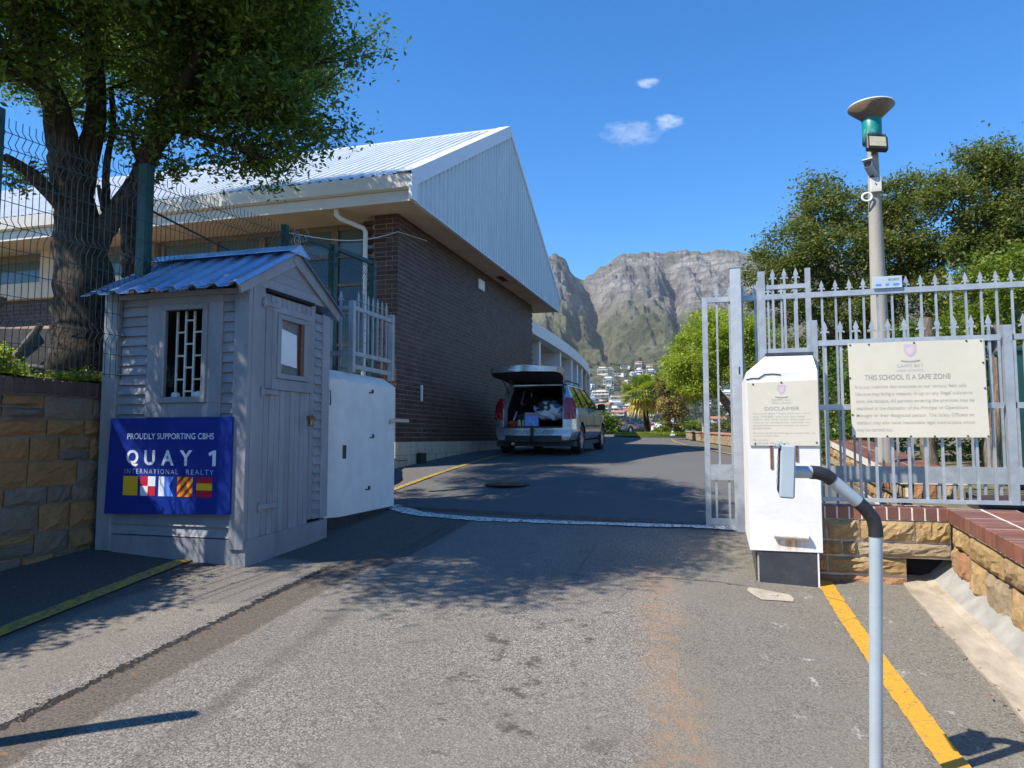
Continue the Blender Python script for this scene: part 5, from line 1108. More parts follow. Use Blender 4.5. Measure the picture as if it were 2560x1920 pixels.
TREE_EL=[((-4.74,6.12,5.62),(0.78,0.86,0.68),0.50),((-4.56,6.58,5.82),(0.40,0.44,0.42),0.10),((-4.22,6.79,5.80),(0.18,0.20,0.20),0.01),((-4.95,5.74,5.83),(0.85,0.94,0.70),0.60),((-5.83,6.01,5.89),(0.75,0.83,0.60),0.44),((-4.48,6.30,4.88),(0.38,0.42,0.22),0.07),((-4.74,6.01,4.95),(0.50,0.55,0.32),0.14),((-4.97,5.84,4.37),(0.34,0.37,0.10),0.04),((-4.46,5.88,4.36),(0.30,0.33,0.10),0.03),((-4.20,5.96,4.30),(0.14,0.15,0.08),0.01),((-4.17,6.38,4.92),(0.16,0.18,0.12),0.01),((-7.12,5.84,6.22),(0.85,0.94,0.70),0.60),((-7.23,5.60,5.32),(0.60,0.66,0.45),0.24),((-6.73,5.22,4.36),(0.36,0.40,0.28),0.07),((-6.42,5.21,4.06),(0.22,0.24,0.14),0.02),((-6.19,5.80,4.59),(0.18,0.20,0.30),0.02),((-6.26,5.67,6.73),(1.10,1.21,0.65),0.98),((-4.84,5.77,6.67),(1.10,1.21,0.70),1.01),((-4.50,6.39,6.54),(0.55,0.61,0.45),0.20),((-5.15,5.79,4.21),(0.14,0.15,0.06),0.00),((-6.70,5.65,4.97),(0.28,0.31,0.28),0.04),((-6.32,4.40,6.00),(1.10,1.21,0.90),1.15),((-6.66,3.89,4.99),(1.20,1.32,1.00),1.44),((-6.43,3.33,5.62),(1.20,1.32,1.00),1.44)]
def smooth_path(pts,n=4):
    out=[]; P=[Vector(p[:3]) for p in pts]; Rr=[p[3] for p in pts]; k=len(P)
    for i in range(k-1):
        a,b,c,d=P[max(i-1,0)],P[i],P[i+1],P[min(i+2,k-1)]
        for j in range(n):
            t=j/n; q=.5*((2*b)+(c-a)*t+(2*a-5*b+4*c-d)*t*t+(3*b-a-3*c+d)*t**3); out.append((q,Rr[i]+(Rr[i+1]-Rr[i])*t))
    out.append((P[-1],Rr[-1])); return out
tree=thing('broad_leaf_tree','large dark broad-leaved tree with forked trunk behind the guard hut','tree',(-5.8,5.4,2.0)); TO=(5.8,-5.4,-2.0)
g=np.random.default_rng(3); lim=MB(); trunk=MB(); tips=[]
for bi,b in enumerate(TREE_BR):
    sp_=smooth_path(b); pts=[]; rr=[]
    for i,(p,r) in enumerate(sp_):
        j=Vector(g.normal(size=3))*r*.04; pts.append(p+(j if 0<i<len(sp_)-1 else Vector())); rr.append(r*float(g.uniform(.93,1.07)))
    (trunk if bi in (0,1,2,10) else lim).tube(pts,rr,14 if bi in (0,1,2,10) else 8)
    if bi in (2,3,4,5,6,7,13,14,15,1,0):
        for i in range(int(len(pts)*.45),len(pts)):
            if rr[i]<.09:
                for _ in range(2):
                    d=Vector(g.normal(size=3)); d.z=abs(d.z)*.5-.1; d.normalize(); L_=float(g.uniform(.3,.8)); m=pts[i]+d*L_*.5+Vector((0,0,.04)); e=pts[i]+d*L_+Vector((0,0,float(g.uniform(-.1,.15))))
                    lim.tube([pts[i],m,e],[min(.016,rr[i]*.5),.010,.004],5); tips.append(tuple(e)); tips.append(tuple(m))
# extra twigs inside the crown
P,O=clumps(g,TREE_EL,240,180,.12,.3); CTR=clumps.centres
bp=[(p,r) for b in TREE_BR for p,r in smooth_path(b,5) if r<.13]; BPn=np.array([tuple(q[0]) for q in bp])
for c in CTR:
    dd=((BPn-c)**2).sum(1); i=int(dd.argmin())
    if dd[i]<2.0:
        a0=Vector(BPn[i]); c0=Vector(c); m0=a0.lerp(c0,.5)+Vector(g.normal(size=3))*.06; lim.tube([a0,m0,c0,c0+(c0-m0).normalized()*.12],[.014,.011,.007,.003],5)
o=trunk.build('trunk',BARKM,tree); o.location=TO; o=lim.build('branches',BARKM,tree); o.location=TO
tp_=np.array(tips); Q=(tp_[:,None,:]+g.normal(size=(len(tp_),90,3))*np.array([.13,.13,.09])).reshape(-1,3)
# lobes of the crown above and left of the picture that shade the tar
FR=[((-6.5,7.1,6.7),(1.1,1.1,.5),1.6),((-7.0,8.3,7.0),(1.0,.9,.45),1.3),((-5.3,6.9,6.6),(.9,.9,.45),1.2),((-4.75,4.1,5.8),(1.15,1.45,.5),3.0),((-4.0,5.3,5.75),(.7,.9,.4),1.2),((-5.9,4.6,6.3),(1.2,1.3,.5),1.5),((-4.95,2.75,5.0),(.75,.6,.45),.6),((-4.35,3.55,5.2),(.75,.7,.5),.6),((-3.75,4.7,5.5),(.6,.8,.5),.6),((-5.6,3.9,5.6),(.9,.8,.6),.8),((-4.6,4.9,6.0),(.9,.9,.6),.8),((-7.3,4.4,5.9),(1.0,1.0,.7),.8),((-5.0,6.2,6.3),(1.1,1.2,.7),1.0)]
BKL=[((-7.6,9.3,7.6),(1.0,.7,.5),1),((-9.3,9.1,7.7),(1.0,.8,.5),1),((-6.5,9.6,7.3),(.7,.6,.3),.5),((-10.8,8.9,7.6),(.8,.8,.5),.6)]
P2,O2=clumps(g,FR+BKL,900,200,.19,.1)
P=np.concatenate([P,Q,P2]); 
crown=bpy.data.objects.new('crown',leaf_mesh('crown',P-np.array([5.8*-1,5.4,2.0]),.066,LEAF1,5,.42,.25)); link(crown,tree)
# ================================================================== trees and shrubs on the right
LEAF2=leafmat('olive grey leaves',(.052,.080,.016),(.20,.235,.050),(.30,.21,.07),.08,.38,.5); LEAF3=leafmat('fresh green leaves',(.07,.115,.012),(.19,.26,.03),(.33,.30,.04),.10,.4,.45); LEAF4=leafmat('yellow green leaves',(.15,.215,.02),(.38,.46,.05),(.55,.50,.08),.12,.45,.45)
def leafy(name,label,cat,base,trunk_paths,ells,nclump,per,cr,size,mat,seed,bark=BARK2,group=None,shell=.5,aspect=.5,dead=None):
    t=thing(name,label,cat,base,0,group); g=np.random.default_rng(seed); b=np.array(base)
    if trunk_paths:
        mb=MB()
        for p in trunk_paths:
            q=smooth_path([tuple(a) for a in p],4); mb.tube([x[0]-Vector(base) for x in q],[x[1] for x in q],9)
        mb.build('trunk',bark,t)
    P,_=clumps(g,ells,nclump,per,cr,shell); o=bpy.data.objects.new('crown',leaf_mesh('crown',P-b,size,mat,seed,aspect,.35)); link(o,t)
    return t
leafy('coastal_tree','dense olive green tree directly behind the concrete lamp post','tree',(3.3,17.9,1.25),[[(3.3,17.9,1.2,.22),(3.2,17.9,2.8,.2),(2.6,17.7,4.4,.14),(2.2,17.6,6.2,.06)],[(3.2,17.9,2.8,.16),(3.8,18.1,4.6,.12),(4.2,18.1,6.4,.05)],[(3.2,17.9,2.6,.12),(2.2,17.4,4.2,.09),(1.3,17.1,5.4,.04)]],
  [((2.31,17.55,6.76),(0.68,0.68,0.53),0.62),((3.45,18.20,6.92),(0.68,0.68,0.53),0.62),((4.36,18.15,6.76),(0.72,0.72,0.55),0.68),((1.50,17.11,5.84),(0.66,0.66,0.51),0.58),((0.88,16.93,5.24),(0.36,0.36,0.28),0.17),((2.53,17.62,5.63),(0.99,0.99,0.77),1.30),((3.82,18.31,5.81),(0.99,0.99,0.77),1.30),((4.78,18.69,5.73),(0.88,0.88,0.68),1.02),((1.48,17.31,4.77),(0.77,0.77,0.59),0.78),((2.79,17.69,4.34),(1.04,1.04,0.81),1.44),((4.11,18.08,4.34),(1.04,1.04,0.81),1.44),((2.22,17.53,7.31),(0.33,0.33,0.26),0.14),((4.22,18.11,7.37),(0.33,0.33,0.26),0.14),((2.95,17.74,3.07),(0.99,0.99,0.77),1.30),((1.64,17.36,3.28),(0.77,0.77,0.59),0.78)],440,210,.20,.078,LEAF2,11)
leafy('coastal_tree','tall olive green tree at the right edge rising above the others','tree',(5.7,16.1,1.2),[[(5.7,16.1,1.2,.2),(5.6,16.1,3.2,.18),(5.3,16.0,5.2,.12),(5.1,16.0,6.6,.05)],[(5.6,16.1,3.6,.12),(6.1,16.2,5.2,.09),(6.0,16.1,6.6,.04)],[(5.4,16.0,4.6,.08),(4.6,15.7,6.0,.04)]],
  [((4.47,15.68,6.32),(0.46,0.46,0.36),0.28),((5.17,16.10,6.72),(0.55,0.55,0.42),0.40),((5.76,16.06,6.79),(0.55,0.55,0.42),0.40),((5.23,15.91,5.76),(0.77,0.77,0.59),0.78),((6.01,16.34,5.92),(0.88,0.88,0.68),1.02),((4.21,15.61,6.50),(0.28,0.28,0.21),0.10),((4.74,15.97,5.07),(0.66,0.66,0.51),0.58),((5.62,16.02,4.84),(0.88,0.88,0.68),1.02),((4.63,15.73,7.02),(0.24,0.24,0.19),0.08),((5.29,15.93,7.11),(0.28,0.28,0.21),0.10),((6.9,16.4,6.2),(1,1,1.1),1.4)],280,200,.17,.075,LEAF2,12)
leafy('leafy_shrub','bright green leafy shrub pushing against the gate pickets at far right','shrub',(3.9,12.4,1.0),[[(3.9,12.4,1.0,.09),(3.8,12.4,2.4,.06),(3.8,12.4,3.6,.03)],[(3.9,12.4,1.2,.07),(4.4,12.6,2.6,.05),(4.5,12.7,4.0,.03)]],
  [((3.83,12.37,3.69),(0.55,0.55,0.42),0.40),((4.40,12.75,4.03),(0.55,0.55,0.42),0.40),((3.41,12.25,3.27),(0.44,0.44,0.34),0.26),((4.06,12.44,2.84),(0.61,0.61,0.47),0.48),((3.24,12.20,2.56),(0.44,0.44,0.34),0.26),((4.31,12.51,2.42),(0.55,0.55,0.42),0.40),((3.62,12.31,2.14),(0.50,0.50,0.38),0.32),((5.2,12.6,3.2),(.6,.6,1.1),.8)],150,130,.15,.075,LEAF3,13)
leafy('leafy_hedge','dark hedge filling the gap under the trees behind the gate','hedge',(3.3,14.2,1.1),None,[((2.4,13.8,2.2),(.7,.8,1.1),1),((3.3,14.1,2.4),(.8,.8,1.3),1.2),((4.4,14.2,2.4),(.9,.8,1.3),1.2),((5.6,14.2,2.6),(.9,.8,1.4),1.2),((6.8,14.2,2.8),(1,.8,1.5),1.2),((1.9,13.6,1.9),(.5,.6,.7),.5)],170,130,.22,.09,LEAF1,14)
# pale leaning trunks standing in the planter
for k,(pts,lab) in enumerate((([(2.75,11.0,1.0,.10),(2.68,11.0,1.5,.095),(2.80,11.05,2.2,.09),(2.75,11.1,3.2,.08)],'pale gnarled trunk left in the planter bed under the sign'),([(3.35,10.6,1.0,.12),(3.30,10.6,1.35,.10),(3.42,10.6,1.9,.10),(3.5,10.7,3.0,.09)],'pale gnarled trunk right in the planter bed near the fence post'),([(2.35,12.0,1.0,.07),(2.37,12.0,2.0,.06),(2.33,12,3.4,.05)],'thin dark stem standing behind the planter wall'))):
    t=thing('tree_stem',lab,'tree trunk',pts[0][:3]); q=smooth_path(pts,4); MB().tube([p[0]-Vector(pts[0][:3]) for p in q],[p[1] for p in q],10).build('trunk',BARK2 if k<2 else BARKM,t)
leafy('yellow_shrub','small yellow green shrub low behind the right fence post','shrub',(3.7,10.0,1.0),None,[((3.65,10.0,1.6),(.28,.3,.35),1),((3.8,10.0,1.2),(.3,.3,.25),.6)],22,90,.09,.05,LEAF4,15)
# bright round tree by the inner road
leafy('round_tree','bright yellow green round-headed tree beyond the open gate','tree',(.55,30.5,1.5),[[(.55,30.5,1.4,.22),(.5,30.5,2.4,.2),(.0,30.5,3.2,.16),(-.8,30.6,4.2,.1)],[(.45,30.5,2.5,.15),(1.0,30.5,3.8,.1),(1.2,30.6,5,.06)]],
  [((-.8,30.4,5.0),(1.3,1.3,1.3),2.0),((.4,30.4,5.5),(1.3,1.3,1.2),1.8),((-1.55,30.4,4.2),(.75,1.0,.8),.9),((-.9,30.3,3.6),(.8,1.0,.6),.8),((.9,30.4,4.3),(1.2,1.2,.9),1.2),((-.4,30.3,6.2),(.8,.8,.5),.5),((1.6,30.5,5.2),(.9,1,1),1)],360,150,.22,.11,LEAF4,16)
leafy('tall_shrub','brown flecked shrub standing between the palms and the round tree','shrub',(-2.2,33.6,1.5),None,[((-2.2,33.6,2.9),(.7,.7,.9),1),((-2.3,33.6,3.9),(.5,.5,.5),.5)],60,90,.18,.12,leafmat('brown flecked leaves',(.06,.085,.02),(.20,.19,.06),(.42,.24,.13),.35,.35),17)
leafy('flower_bush','low dark green bush on the grass island beneath the palms','bush',(-2.6,40.6,1.6),None,[((-2.9,40.6,2.0),(.8,.6,.45),1),((-1.9,40.5,2.05),(.8,.6,.5),1),((-2.4,41.2,2.4),(.7,.5,.6),.6)],60,80,.16,.13,LEAF3,18)
leafy('roadside_bush','rounded green bush beside the parked dark car at the road end','bush',(-9.6,57.5,1.7),None,[((-9.6,57.5,2.7),(1.5,1.0,1.2),1),((-8.4,57.8,2.4),(1.0,.8,.8),.5)],70,80,.28,.2,LEAF3,19)
leafy('olive_hedge','olive coloured hedge behind the low stone wall right of the road','hedge',(2.4,27,1.4),None,[((1.9,25,2.4),(.8,1.6,1.0),1),((2.6,23,2.5),(.9,1.5,1.1),1),((1.4,28,2.3),(.8,1.6,.9),1),((.4,34,2.0),(.7,1.6,.5),.6)],130,90,.25,.12,leafmat('olive hedge leaves',(.07,.07,.015),(.20,.19,.045),(.30,.2,.05),.1,.3),20)
# ---- fan palms
def fan_palm(label,base,h,lean,seed,nf=60):
    t=thing('fan_palm',label,'palm tree',base); g=random.Random(seed); top=Vector((lean[0],lean[1],h))
    MB().tube([(0,0,-.1),(lean[0]*.3,lean[1]*.3,h*.4),tuple(top*.98)],[.20,.17,.15],12).build('trunk',barkmat('palm bark %d'%seed,(.025,.018,.014),(.10,.075,.055)),t)
    live=MB(); dead=MB()
    for i in range(nf):
        el=g.uniform(-.9,1.3); az=g.uniform(0,6.28); isd=el<-.25; mb=dead if isd else live
        d=Vector((math.cos(az)*math.cos(el),math.sin(az)*math.cos(el),math.sin(el))); pl=g.uniform(.75,1.0)*(1 if not isd else .55); c=top+d*pl; mb.tube([top,top+d*pl*.5+Vector((0,0,.03)),c],[.018,.014,.010],4)
        side=d.cross(Vector((0,0,1)))
        if side.length<.1: side=Vector((1,0,0))
        side.normalize(); nn=side.cross(d).normalized(); fl_=g.uniform(.75,1.0)
        for k in range(15):
            a=(k/14-.5)*3.6; dd=(d*math.cos(a)+side*math.sin(a)).normalized(); L_=fl_*(1-.25*abs(k/14-.5)*2); w=side*math.cos(a)*.05-d*math.sin(a)*.05
            m=c+dd*L_*.55+nn*.02; e=c+dd*L_-Vector((0,0,1))*L_*(.28 if not isd else .55); mb.add([c,m+w,e,m-w],[(0,1,2,3)])
    live.build('fronds',leafmat('palm fronds %d'%seed,(.09,.15,.02),(.26,.32,.04),(.45,.36,.05),.15,.4),t); dead.build('dead_fronds',leafmat('dry palm fronds %d'%seed,(.50,.34,.06),(.72,.52,.10),None,0,.35),t)
fan_palm('fan palm with dark leaning trunk and yellow skirt on the grass island',(-4.15,42.4,1.6),2.35,(-.25,0),31)
fan_palm('second fan palm with yellow drooping skirt nearer the round tree',(-2.75,41.6,1.6),2.5,(.1,.1),32)
# ---- plants on the left wall top
leafy('wall_shrub','yellow green shrub on the wall top at the left picture edge','shrub',(-5.42,4.15,2.0),None,[((-5.42,4.1,2.12),(.14,.22,.13),1),((-5.5,4.35,2.08),(.14,.16,.10),.6)],26,80,.05,.045,LEAF4,22)
leafy('ground_cover','low dark green ground cover along the coping behind the fence','plant',(-5.5,4.9,2.0),None,[((-5.42,4.75,2.04),(.10,.2,.05),.6),((-5.45,5.1,2.05),(.12,.3,.06),1),((-5.6,5.6,2.06),(.15,.4,.06),1),((-5.5,3.6,2.08),(.15,.4,.10),1)],70,60,.05,.035,LEAF3,23)
# dense shrubs outside the frame on the left wall: they shade the road edge
leafy('wall_hedge','dark hedge on top of the left wall near the picture edge','hedge',(-5.75,2.0,2.0),None,[((-5.7,2.2,2.5),(.4,.6,.55),1),((-5.65,1.2,2.6),(.45,.7,.6),1),((-5.7,.2,2.55),(.45,.7,.6),1),((-5.7,-.9,2.5),(.45,.7,.6),1),((-5.65,3.2,2.55),(.25,.5,.35),.6),((-5.7,2.4,2.85),(.35,.6,.35),.7),((-5.7,1.2,2.85),(.4,.8,.35),.7),((-5.7,.0,2.8),(.4,.8,.4),.7)],420,160,.14,.07,LEAF1,24)
# ---- grass island with stone edge, shade screen
gi=MB(); n=40; vv=[(-3.3,40.6,1.66)]
for i in range(n):
    a=2*math.pi*i/n; x=-3.3+2.6*math.cos(a); y=40.8+2.2*math.sin(a); vv.append((x,y,G(x,y)+.10)); 
gi.add(vv,[(0,1+i,1+(i+1)%n) for i in range(n)]); vv2=[(p[0],p[1],p[2]-.25) for p in vv[1:]]; gi.add(vv[1:]+vv2,[(i,n+i,n+(i+1)%n,(i+1)%n) for i in range(n)])
tag(gi.build('grass_island',pm('lawn soil',(.07,.085,.02),.95,var=.2,vs=3)),kind='structure')
gr=np.random.default_rng(5); a=gr.uniform(0,6.28,5200); r=np.sqrt(gr.uniform(0,1,5200)); px_=-3.3+2.6*r*np.cos(a); py_=40.8+2.2*r*np.sin(a); Pz=1.70+gr.uniform(0,.14,5200)
o=bpy.data.objects.new('lawn_grass',leaf_mesh('lawn_grass',np.stack([px_,py_,Pz],1),.16,leafmat('sunlit grass',(.12,.18,.02),(.24,.30,.04),(.36,.30,.06),.1,.4),9,.15,-.2)); link(o); tag(o,'bright green lawn grass on the traffic island','grass',kind='stuff')
sc_=thing('shade_screen','black shade cloth screen with weathered timber props behind the left fence','screen',(-7.2,6.3,2.2)); NET=pm('black shade cloth',(.025,.027,.030),.8,var=.25,vs=3,bump=.3,bs=200); LOG=barkmat('weathered grey timber',(.06,.055,.05),(.22,.20,.18))
def sw(x,y,z): return (x+7.2,y-6.3,z-2.2)
mb=MB(); mb.add([sw(-8.6,6.0,2.80),sw(-7.2,6.3,2.78),sw(-6.0,6.6,2.76),sw(-8.6,5.9,2.15),sw(-7.2,6.2,2.12),sw(-6.0,6.5,2.05)],[(0,1,4,3),(1,2,5,4)]); mb.build('cloth',NET,sc_)
MB().tube([sw(-7.55,6.05,2.42),sw(-7.25,6.12,2.80)],.035,8).build('prop',LOG,sc_); MB().tube([sw(-7.98,5.95,2.50),sw(-7.68,6.0,3.12)],.045,8).build('prop',LOG,sc_); MB().tube([sw(-8.6,5.9,2.40),sw(-7.5,6.1,2.36),sw(-6.6,6.3,2.24),sw(-6.0,6.5,2.22)],.025,8).build('bottom_pole',LOG,sc_)
tag(MB().box(-20,-7.5,10.7,11.1,3.55,3.72).build('paved_ledge',pm('pink paving',(.42,.24,.18),.85,var=.25,vs=8,dirt=(.25,.16,.13),dirt_amt=.6,dirt_scale=9)),kind='structure')
gb=thing('green_bin','dark green plastic bin at the right edge behind the fence','bin',(3.32,9.3,1.0)); MB().prism([(-.24,-.24),(.24,-.24),(.24,.24),(-.24,.24)],2,0,1.48).build('body',GREEN,gb); MB().box(-.27,.27,-.27,.27,1.48,1.55,ch=.02).build('lid',GREEN,gb)
bch=thing('slatted_bench','dark brown slatted platform in the planter behind the palisade','bench',(2.5,7.4,.85)); 
for i in range(9): MB().box(-.38+.02*i,.42-.01*i,-.26+i*.06,-.205+i*.06,.10+.004*i,.135+.004*i).build('slat',pm('dark brown slat',(.06,.042,.045),.6,rndv=.2) if i==0 else bpy.data.materials['dark brown slat'],bch)
for x in (-.3,.3): MB().box(x-.03,x+.03,-.22,.25,-.02,.10).build('leg',bpy.data.materials['dark brown slat'],bch)
# ================================================================== cars
def carpaint(name,c,metal=.55):
    t=NT(name); t.b.inputs['Base Color'].default_value=(*c,1); t.b.inputs['Metallic'].default_value=metal; t.l(t.ramp(t.noise(3,4),.3,.7,.22,.36),t.b.inputs['Roughness']); t.b.inputs['Coat Weight'].default_value=.8; t.b.inputs['Coat Roughness'].default_value=.06; return t.mat
SILV=carpaint('silver car paint',(.42,.435,.46)); GREYC=carpaint('dark grey car paint',(.10,.10,.11)); WHITEC=carpaint('white car paint',(.75,.75,.74),.0)
TYRE=pm('tyre rubber',(.016,.016,.017),.8,var=.2); RIM=pm('alloy rim',(.42,.43,.45),.3,.8,var=.08); LAMP=pm('red tail lamp',(.33,.008,.012),.18,coat=1.,var=.1); LAMPI=pm('inner red lamp ring',(.62,.03,.03),.2,coat=1.,var=.05); TINT=glassy('tinted car glass',(.015,.018,.018),.03,.7); TRIMB=pm('charcoal car trim',(.030,.032,.035),.6,var=.2,vs=20); CARPET=pm('black car carpet',(.012,.012,.013),.95)
def make_wheel(parent,x,y,r,side):
    w=bpy.data.objects.new('wheel',None); link(w,parent); w.location=(x,y,r); w.empty_display_size=.1
    MB().lathe([(r*.62,-.09),(r*.93,-.10),(r,-.07),(r,.07),(r*.93,.10),(r*.62,.09)],(0,0,0),28,0).build('tyre',TYRE,w)
    m=MB(); m.lathe([(r*.64,side*.085),(r*.60,side*.075),(r*.56,side*.03),(0,side*.03)],(0,0,0),24,0,1); m.lathe([(r*.66,side*.088),(r*.60,side*.090),(r*.585,side*.06)],(0,0,0),24,0,0); m.lathe([(r*.16,side*.075),(.0,side*.08)],(0,0,0),12,0,0)
    for k in range(7):
        a=2*math.pi*k/7; c,s=math.cos(a),math.sin(a); m.bar((side*.07,c*r*.10,s*r*.10),(side*.078,c*r*.60,s*r*.60),.045,.02,0,(1,0,0))
    m.build('rim',[RIM,TRIMB],w)
def car(name,label,cat,loc,rz,paint,kind,group=None):
    T=thing(name,label,cat,loc,rz,group); L=4.42; W=.885; est=kind=='estate'
    belt=.95; roof=1.52 if est else (1.42 if kind=='sedan' else 1.62); k0=.30 if est else .24
    def taper(y): return 1-.13*max(0,1-y/.5)**2.2-.26*max(0,1-(L-y)/.95)**2.1
    def prof(f): return 1-.075*max(0,(.35-f)/.35)**1.6-.045*max(0,(f-.62)/.38)**1.5+.008*math.sin(f*9)
    def ztop(y): return belt-.0*y if y<3.1 else belt-.26*((y-3.1)/(L-3.1))**1.4
    ys=np.linspace(.06,L-.06,58); nz=11; RA=.365; wy=(.80,3.50); wr=.315
    body=MB()
    for sd in (-1,1):
        vv=[]; ins=[]
        for y in ys:
            for j in range(nz):
                f=j/(nz-1); z=k0+f*(ztop(y)-k0); yy=y; i_=False
                for c in wy:
                    d=math.hypot(yy-c,z-wr)
                    if d<RA: i_=True; q=RA/max(d,1e-3); yy=c+(yy-c)*q; z=wr+(z-wr)*q
                vv.append((sd*W*taper(y)*prof(f),yy,z)); ins.append(i_)
        fs=[]
        for i in range(len(ys)-1):
            for j in range(nz-1):
                q=[i*nz+j,(i+1)*nz+j,(i+1)*nz+j+1,i*nz+j+1]
                if all(ins[k] for k in q): continue
                fs.append(q if sd>0 else q[::-1])
        body.add(vv,fs,0,True)
        lip=[]
    def wfun(y,z): f=(z-k0)/(belt-k0); return W*taper(y)*prof(max(0,min(1,f)))
    # rear bumper and corners
    nx=16; zz=[.30,.36,.44,.50,.54,.575] if est else [.24,.34,.44,.52,.56,.62,.70,.80,.95]
    vv=[]
    for z in zz:
        w=wfun(.08,z)
        for i in range(nx+1):
            a=2*i/nx-1; bul=.09 if z<.58 else .045; vv.append((a*w,.08-bul*(1-abs(a)**3.2)-(.03 if z<.5 else 0),z))
    body.add(vv,[(j*(nx+1)+i,j*(nx+1)+i+1,(j+1)*(nx+1)+i+1,(j+1)*(nx+1)+i) for j in range(len(zz)-1) for i in range(nx)],0,True)
    if est:
        for sd in (-1,1):
            q=[]
            for z in (.575,.75,.95):
                w=wfun(.08,z); q+= [(sd*.62,.005+(z-.6)*.10,z),(sd*.72,.005+(z-.6)*.10,z),(sd*w,.08+(z-.6)*.05,z)]
            body.add(q,[(j*3+i,j*3+i+1,(j+1)*3+i+1,(j+1)*3+i) if sd>0 else (j*3+i+1,j*3+i,(j+1)*3+i,(j+1)*3+i+1) for j in range(2) for i in range(2)],0,True)
    # bonnet and front
    vv=[]; yh=np.linspace(3.1,L-.06,10)
    for y in yh:
        w=W*taper(y)*prof(1); 
        for i in range(9): a=2*i/8-1; vv.append((a*w,y,ztop(y)+.035*(1-a*a)))
    body.add(vv,[(j*9+i,j*9+i+1,(j+1)*9+i+1,(j+1)*9+i) for j in range(9) for i in range(8)],0,True)
    w=W*taper(L-.06); body.add([(-w,L-.06,k0),(w,L-.06,k0),(w,L-.06,.69),(-w,L-.06,.69),(-w*.7,L+.02,k0),(w*.7,L+.02,k0),(w*.7,L+.02,.66),(-w*.7,L+.02,.66)],[(4,7,6,5),(0,3,7,4),(1,5,6,2),(3,2,6,7)],0)
    body.build('body',paint,T)
    MB().box(-W*.93,W*.93,.15,L-.15,.17,.27).build('underbody',TRIMB,T)
    # greenhouse
    wr_=.60; zr=roof-.06; yb0,yb1=(.10,3.15); yr0,yr1={'estate':(.42,2.30),'sedan':(.95,2.25),'suv':(.30,2.35)}[kind]
    if kind=='sedan': yb0=.62
    def P(t,h,sd,off=0.):
        yb=yb0+(yb1-yb0)*t; yr=yr0+(yr1-yr0)*t; wb=W*.955*taper(max(.08,yb)); x=wb+(wr_+.02-wb)*(h**1.25); return (sd*(x-off),yb+(yr-yb)*h,belt-.005+(zr-belt)*h)
    gls=[]
    segs={'estate':[(0,.075,1),(.075,.33,0),(.33,.36,1),(.36,.645,0),(.645,.675,1),(.675,.955,0),(.955,1,1)],'sedan':[(0,.14,1),(.14,.50,0),(.50,.53,1),(.53,.95,0),(.95,1,1)],'suv':[(0,.08,1),(.08,.33,0),(.33,.37,1),(.37,.64,0),(.64,.68,1),(.68,.95,0),(.95,1,1)]}[kind]
    for sd in (-1,1):
        pil=MB()
        for a,b,pp_ in segs:
            hs_=[0,.33,.66,1] if pp_ else [.0,.06,.5,.93,1]
            for h0,h1 in zip(hs_,hs_[1:]):
                isg=(not pp_) and h0>=.05 and h1<=.94
                q=[P(a,h0,sd,.012 if isg else 0),P(b,h0,sd,.012 if isg else 0),P(b,h1,sd,.012 if isg else 0),P(a,h1,sd,.012 if isg else 0)]
                if sd<0: q=q[::-1]
                if isg: gls.append((a,q))
                else: pil.add(q,[(0,1,2,3)],0 if (h0>.9 or h1<.1 or a==0) else 1)
        pil.build('window_surround',[paint,TRIMB],T)
    by={}
    for a,q in gls: by.setdefault((a,q[0][0]>0),[]).append(q)
    for qs in by.values():
        m=MB()
        for q in qs: m.add(q,[(0,1,2,3)],0,True)
        m.build('side_window',TINT,T)
    rf=MB(); vv=[]; yr=np.linspace(yr0-.03,yr1,10)
    for y in yr:
        s=(y-yr0)/(yr1-yr0)
        for i in range(9): a=2*i/8-1; vv.append((a*(wr_+.02),y,zr+.075*(1-a*a)*(.75+.25*math.sin(math.pi*max(0,min(1,s))))-.02*max(0,s-.8)*5*.2))
    rf.add(vv,[(j*9+i,j*9+i+1,(j+1)*9+i+1,(j+1)*9+i) for j in range(9) for i in range(8)],0,True); rf.build('roof',paint,T)
    ws=MB(); vv=[]
    for h in (0,1):
        for i in range(9): a=2*i/8-1; vv.append((a*(W*.93*(1-h)+(wr_+.02)*h),yb1+.12*(1-a*a)*(1-h)+(yr1-yb1)*h,belt+(zr-belt)*h+.075*(1-a*a)*h))
    ws.add(vv,[(i+1,i,9+i,9+i+1) for i in range(8)],0,True); ws.build('windscreen',TINT,T)
    for sd in (-1,1):
        for y in wy: make_wheel(T,sd*(W-.115),y,wr,sd)
        if est: MB().tube([(sd*.55,.60,zr+.05),(sd*.56,.70,zr+.085),(sd*.56,2.0,zr+.085),(sd*.55,2.1,zr+.05)],.016,6).build('roof_rail',TRIMB,T)
        m=MB(); m.tube([(sd*.84,2.75,.97),(sd*.92,2.77,1.0)],.02,6); m.lathe([(0,-.10),(.075,-.08),(.09,0),(.07,.06),(0,.09)],(0,0,0),12,1) if False else None
        m.box(min(sd*.88,sd*1.06),max(sd*.88,sd*1.06),2.72,2.82,.95,1.10,ch=.03); m.build('door_mirror',TRIMB if not est else TRIMB,T)
        for y in (1.55,2.55): MB().box(min(sd*.872,sd*.898),max(sd*.872,sd*.898),y-.10,y+.08,.83,.86,ch=.006).build('door_handle',paint,T)
        for y,z0,z1 in ((1.28,.42,.94),(2.22,.32,.94),(3.10,.32,.93)):
            m=MB(); x=sd*(W*.999)
            for a,b in ((z0,.6),(.6,.78),(.78,z1)): m.bar((sd*(wfun(y,a)+.001),y,a),(sd*(wfun(y,b)+.001),y,b),.006,.006)
            m.build('door_gap',TRIMB,T)
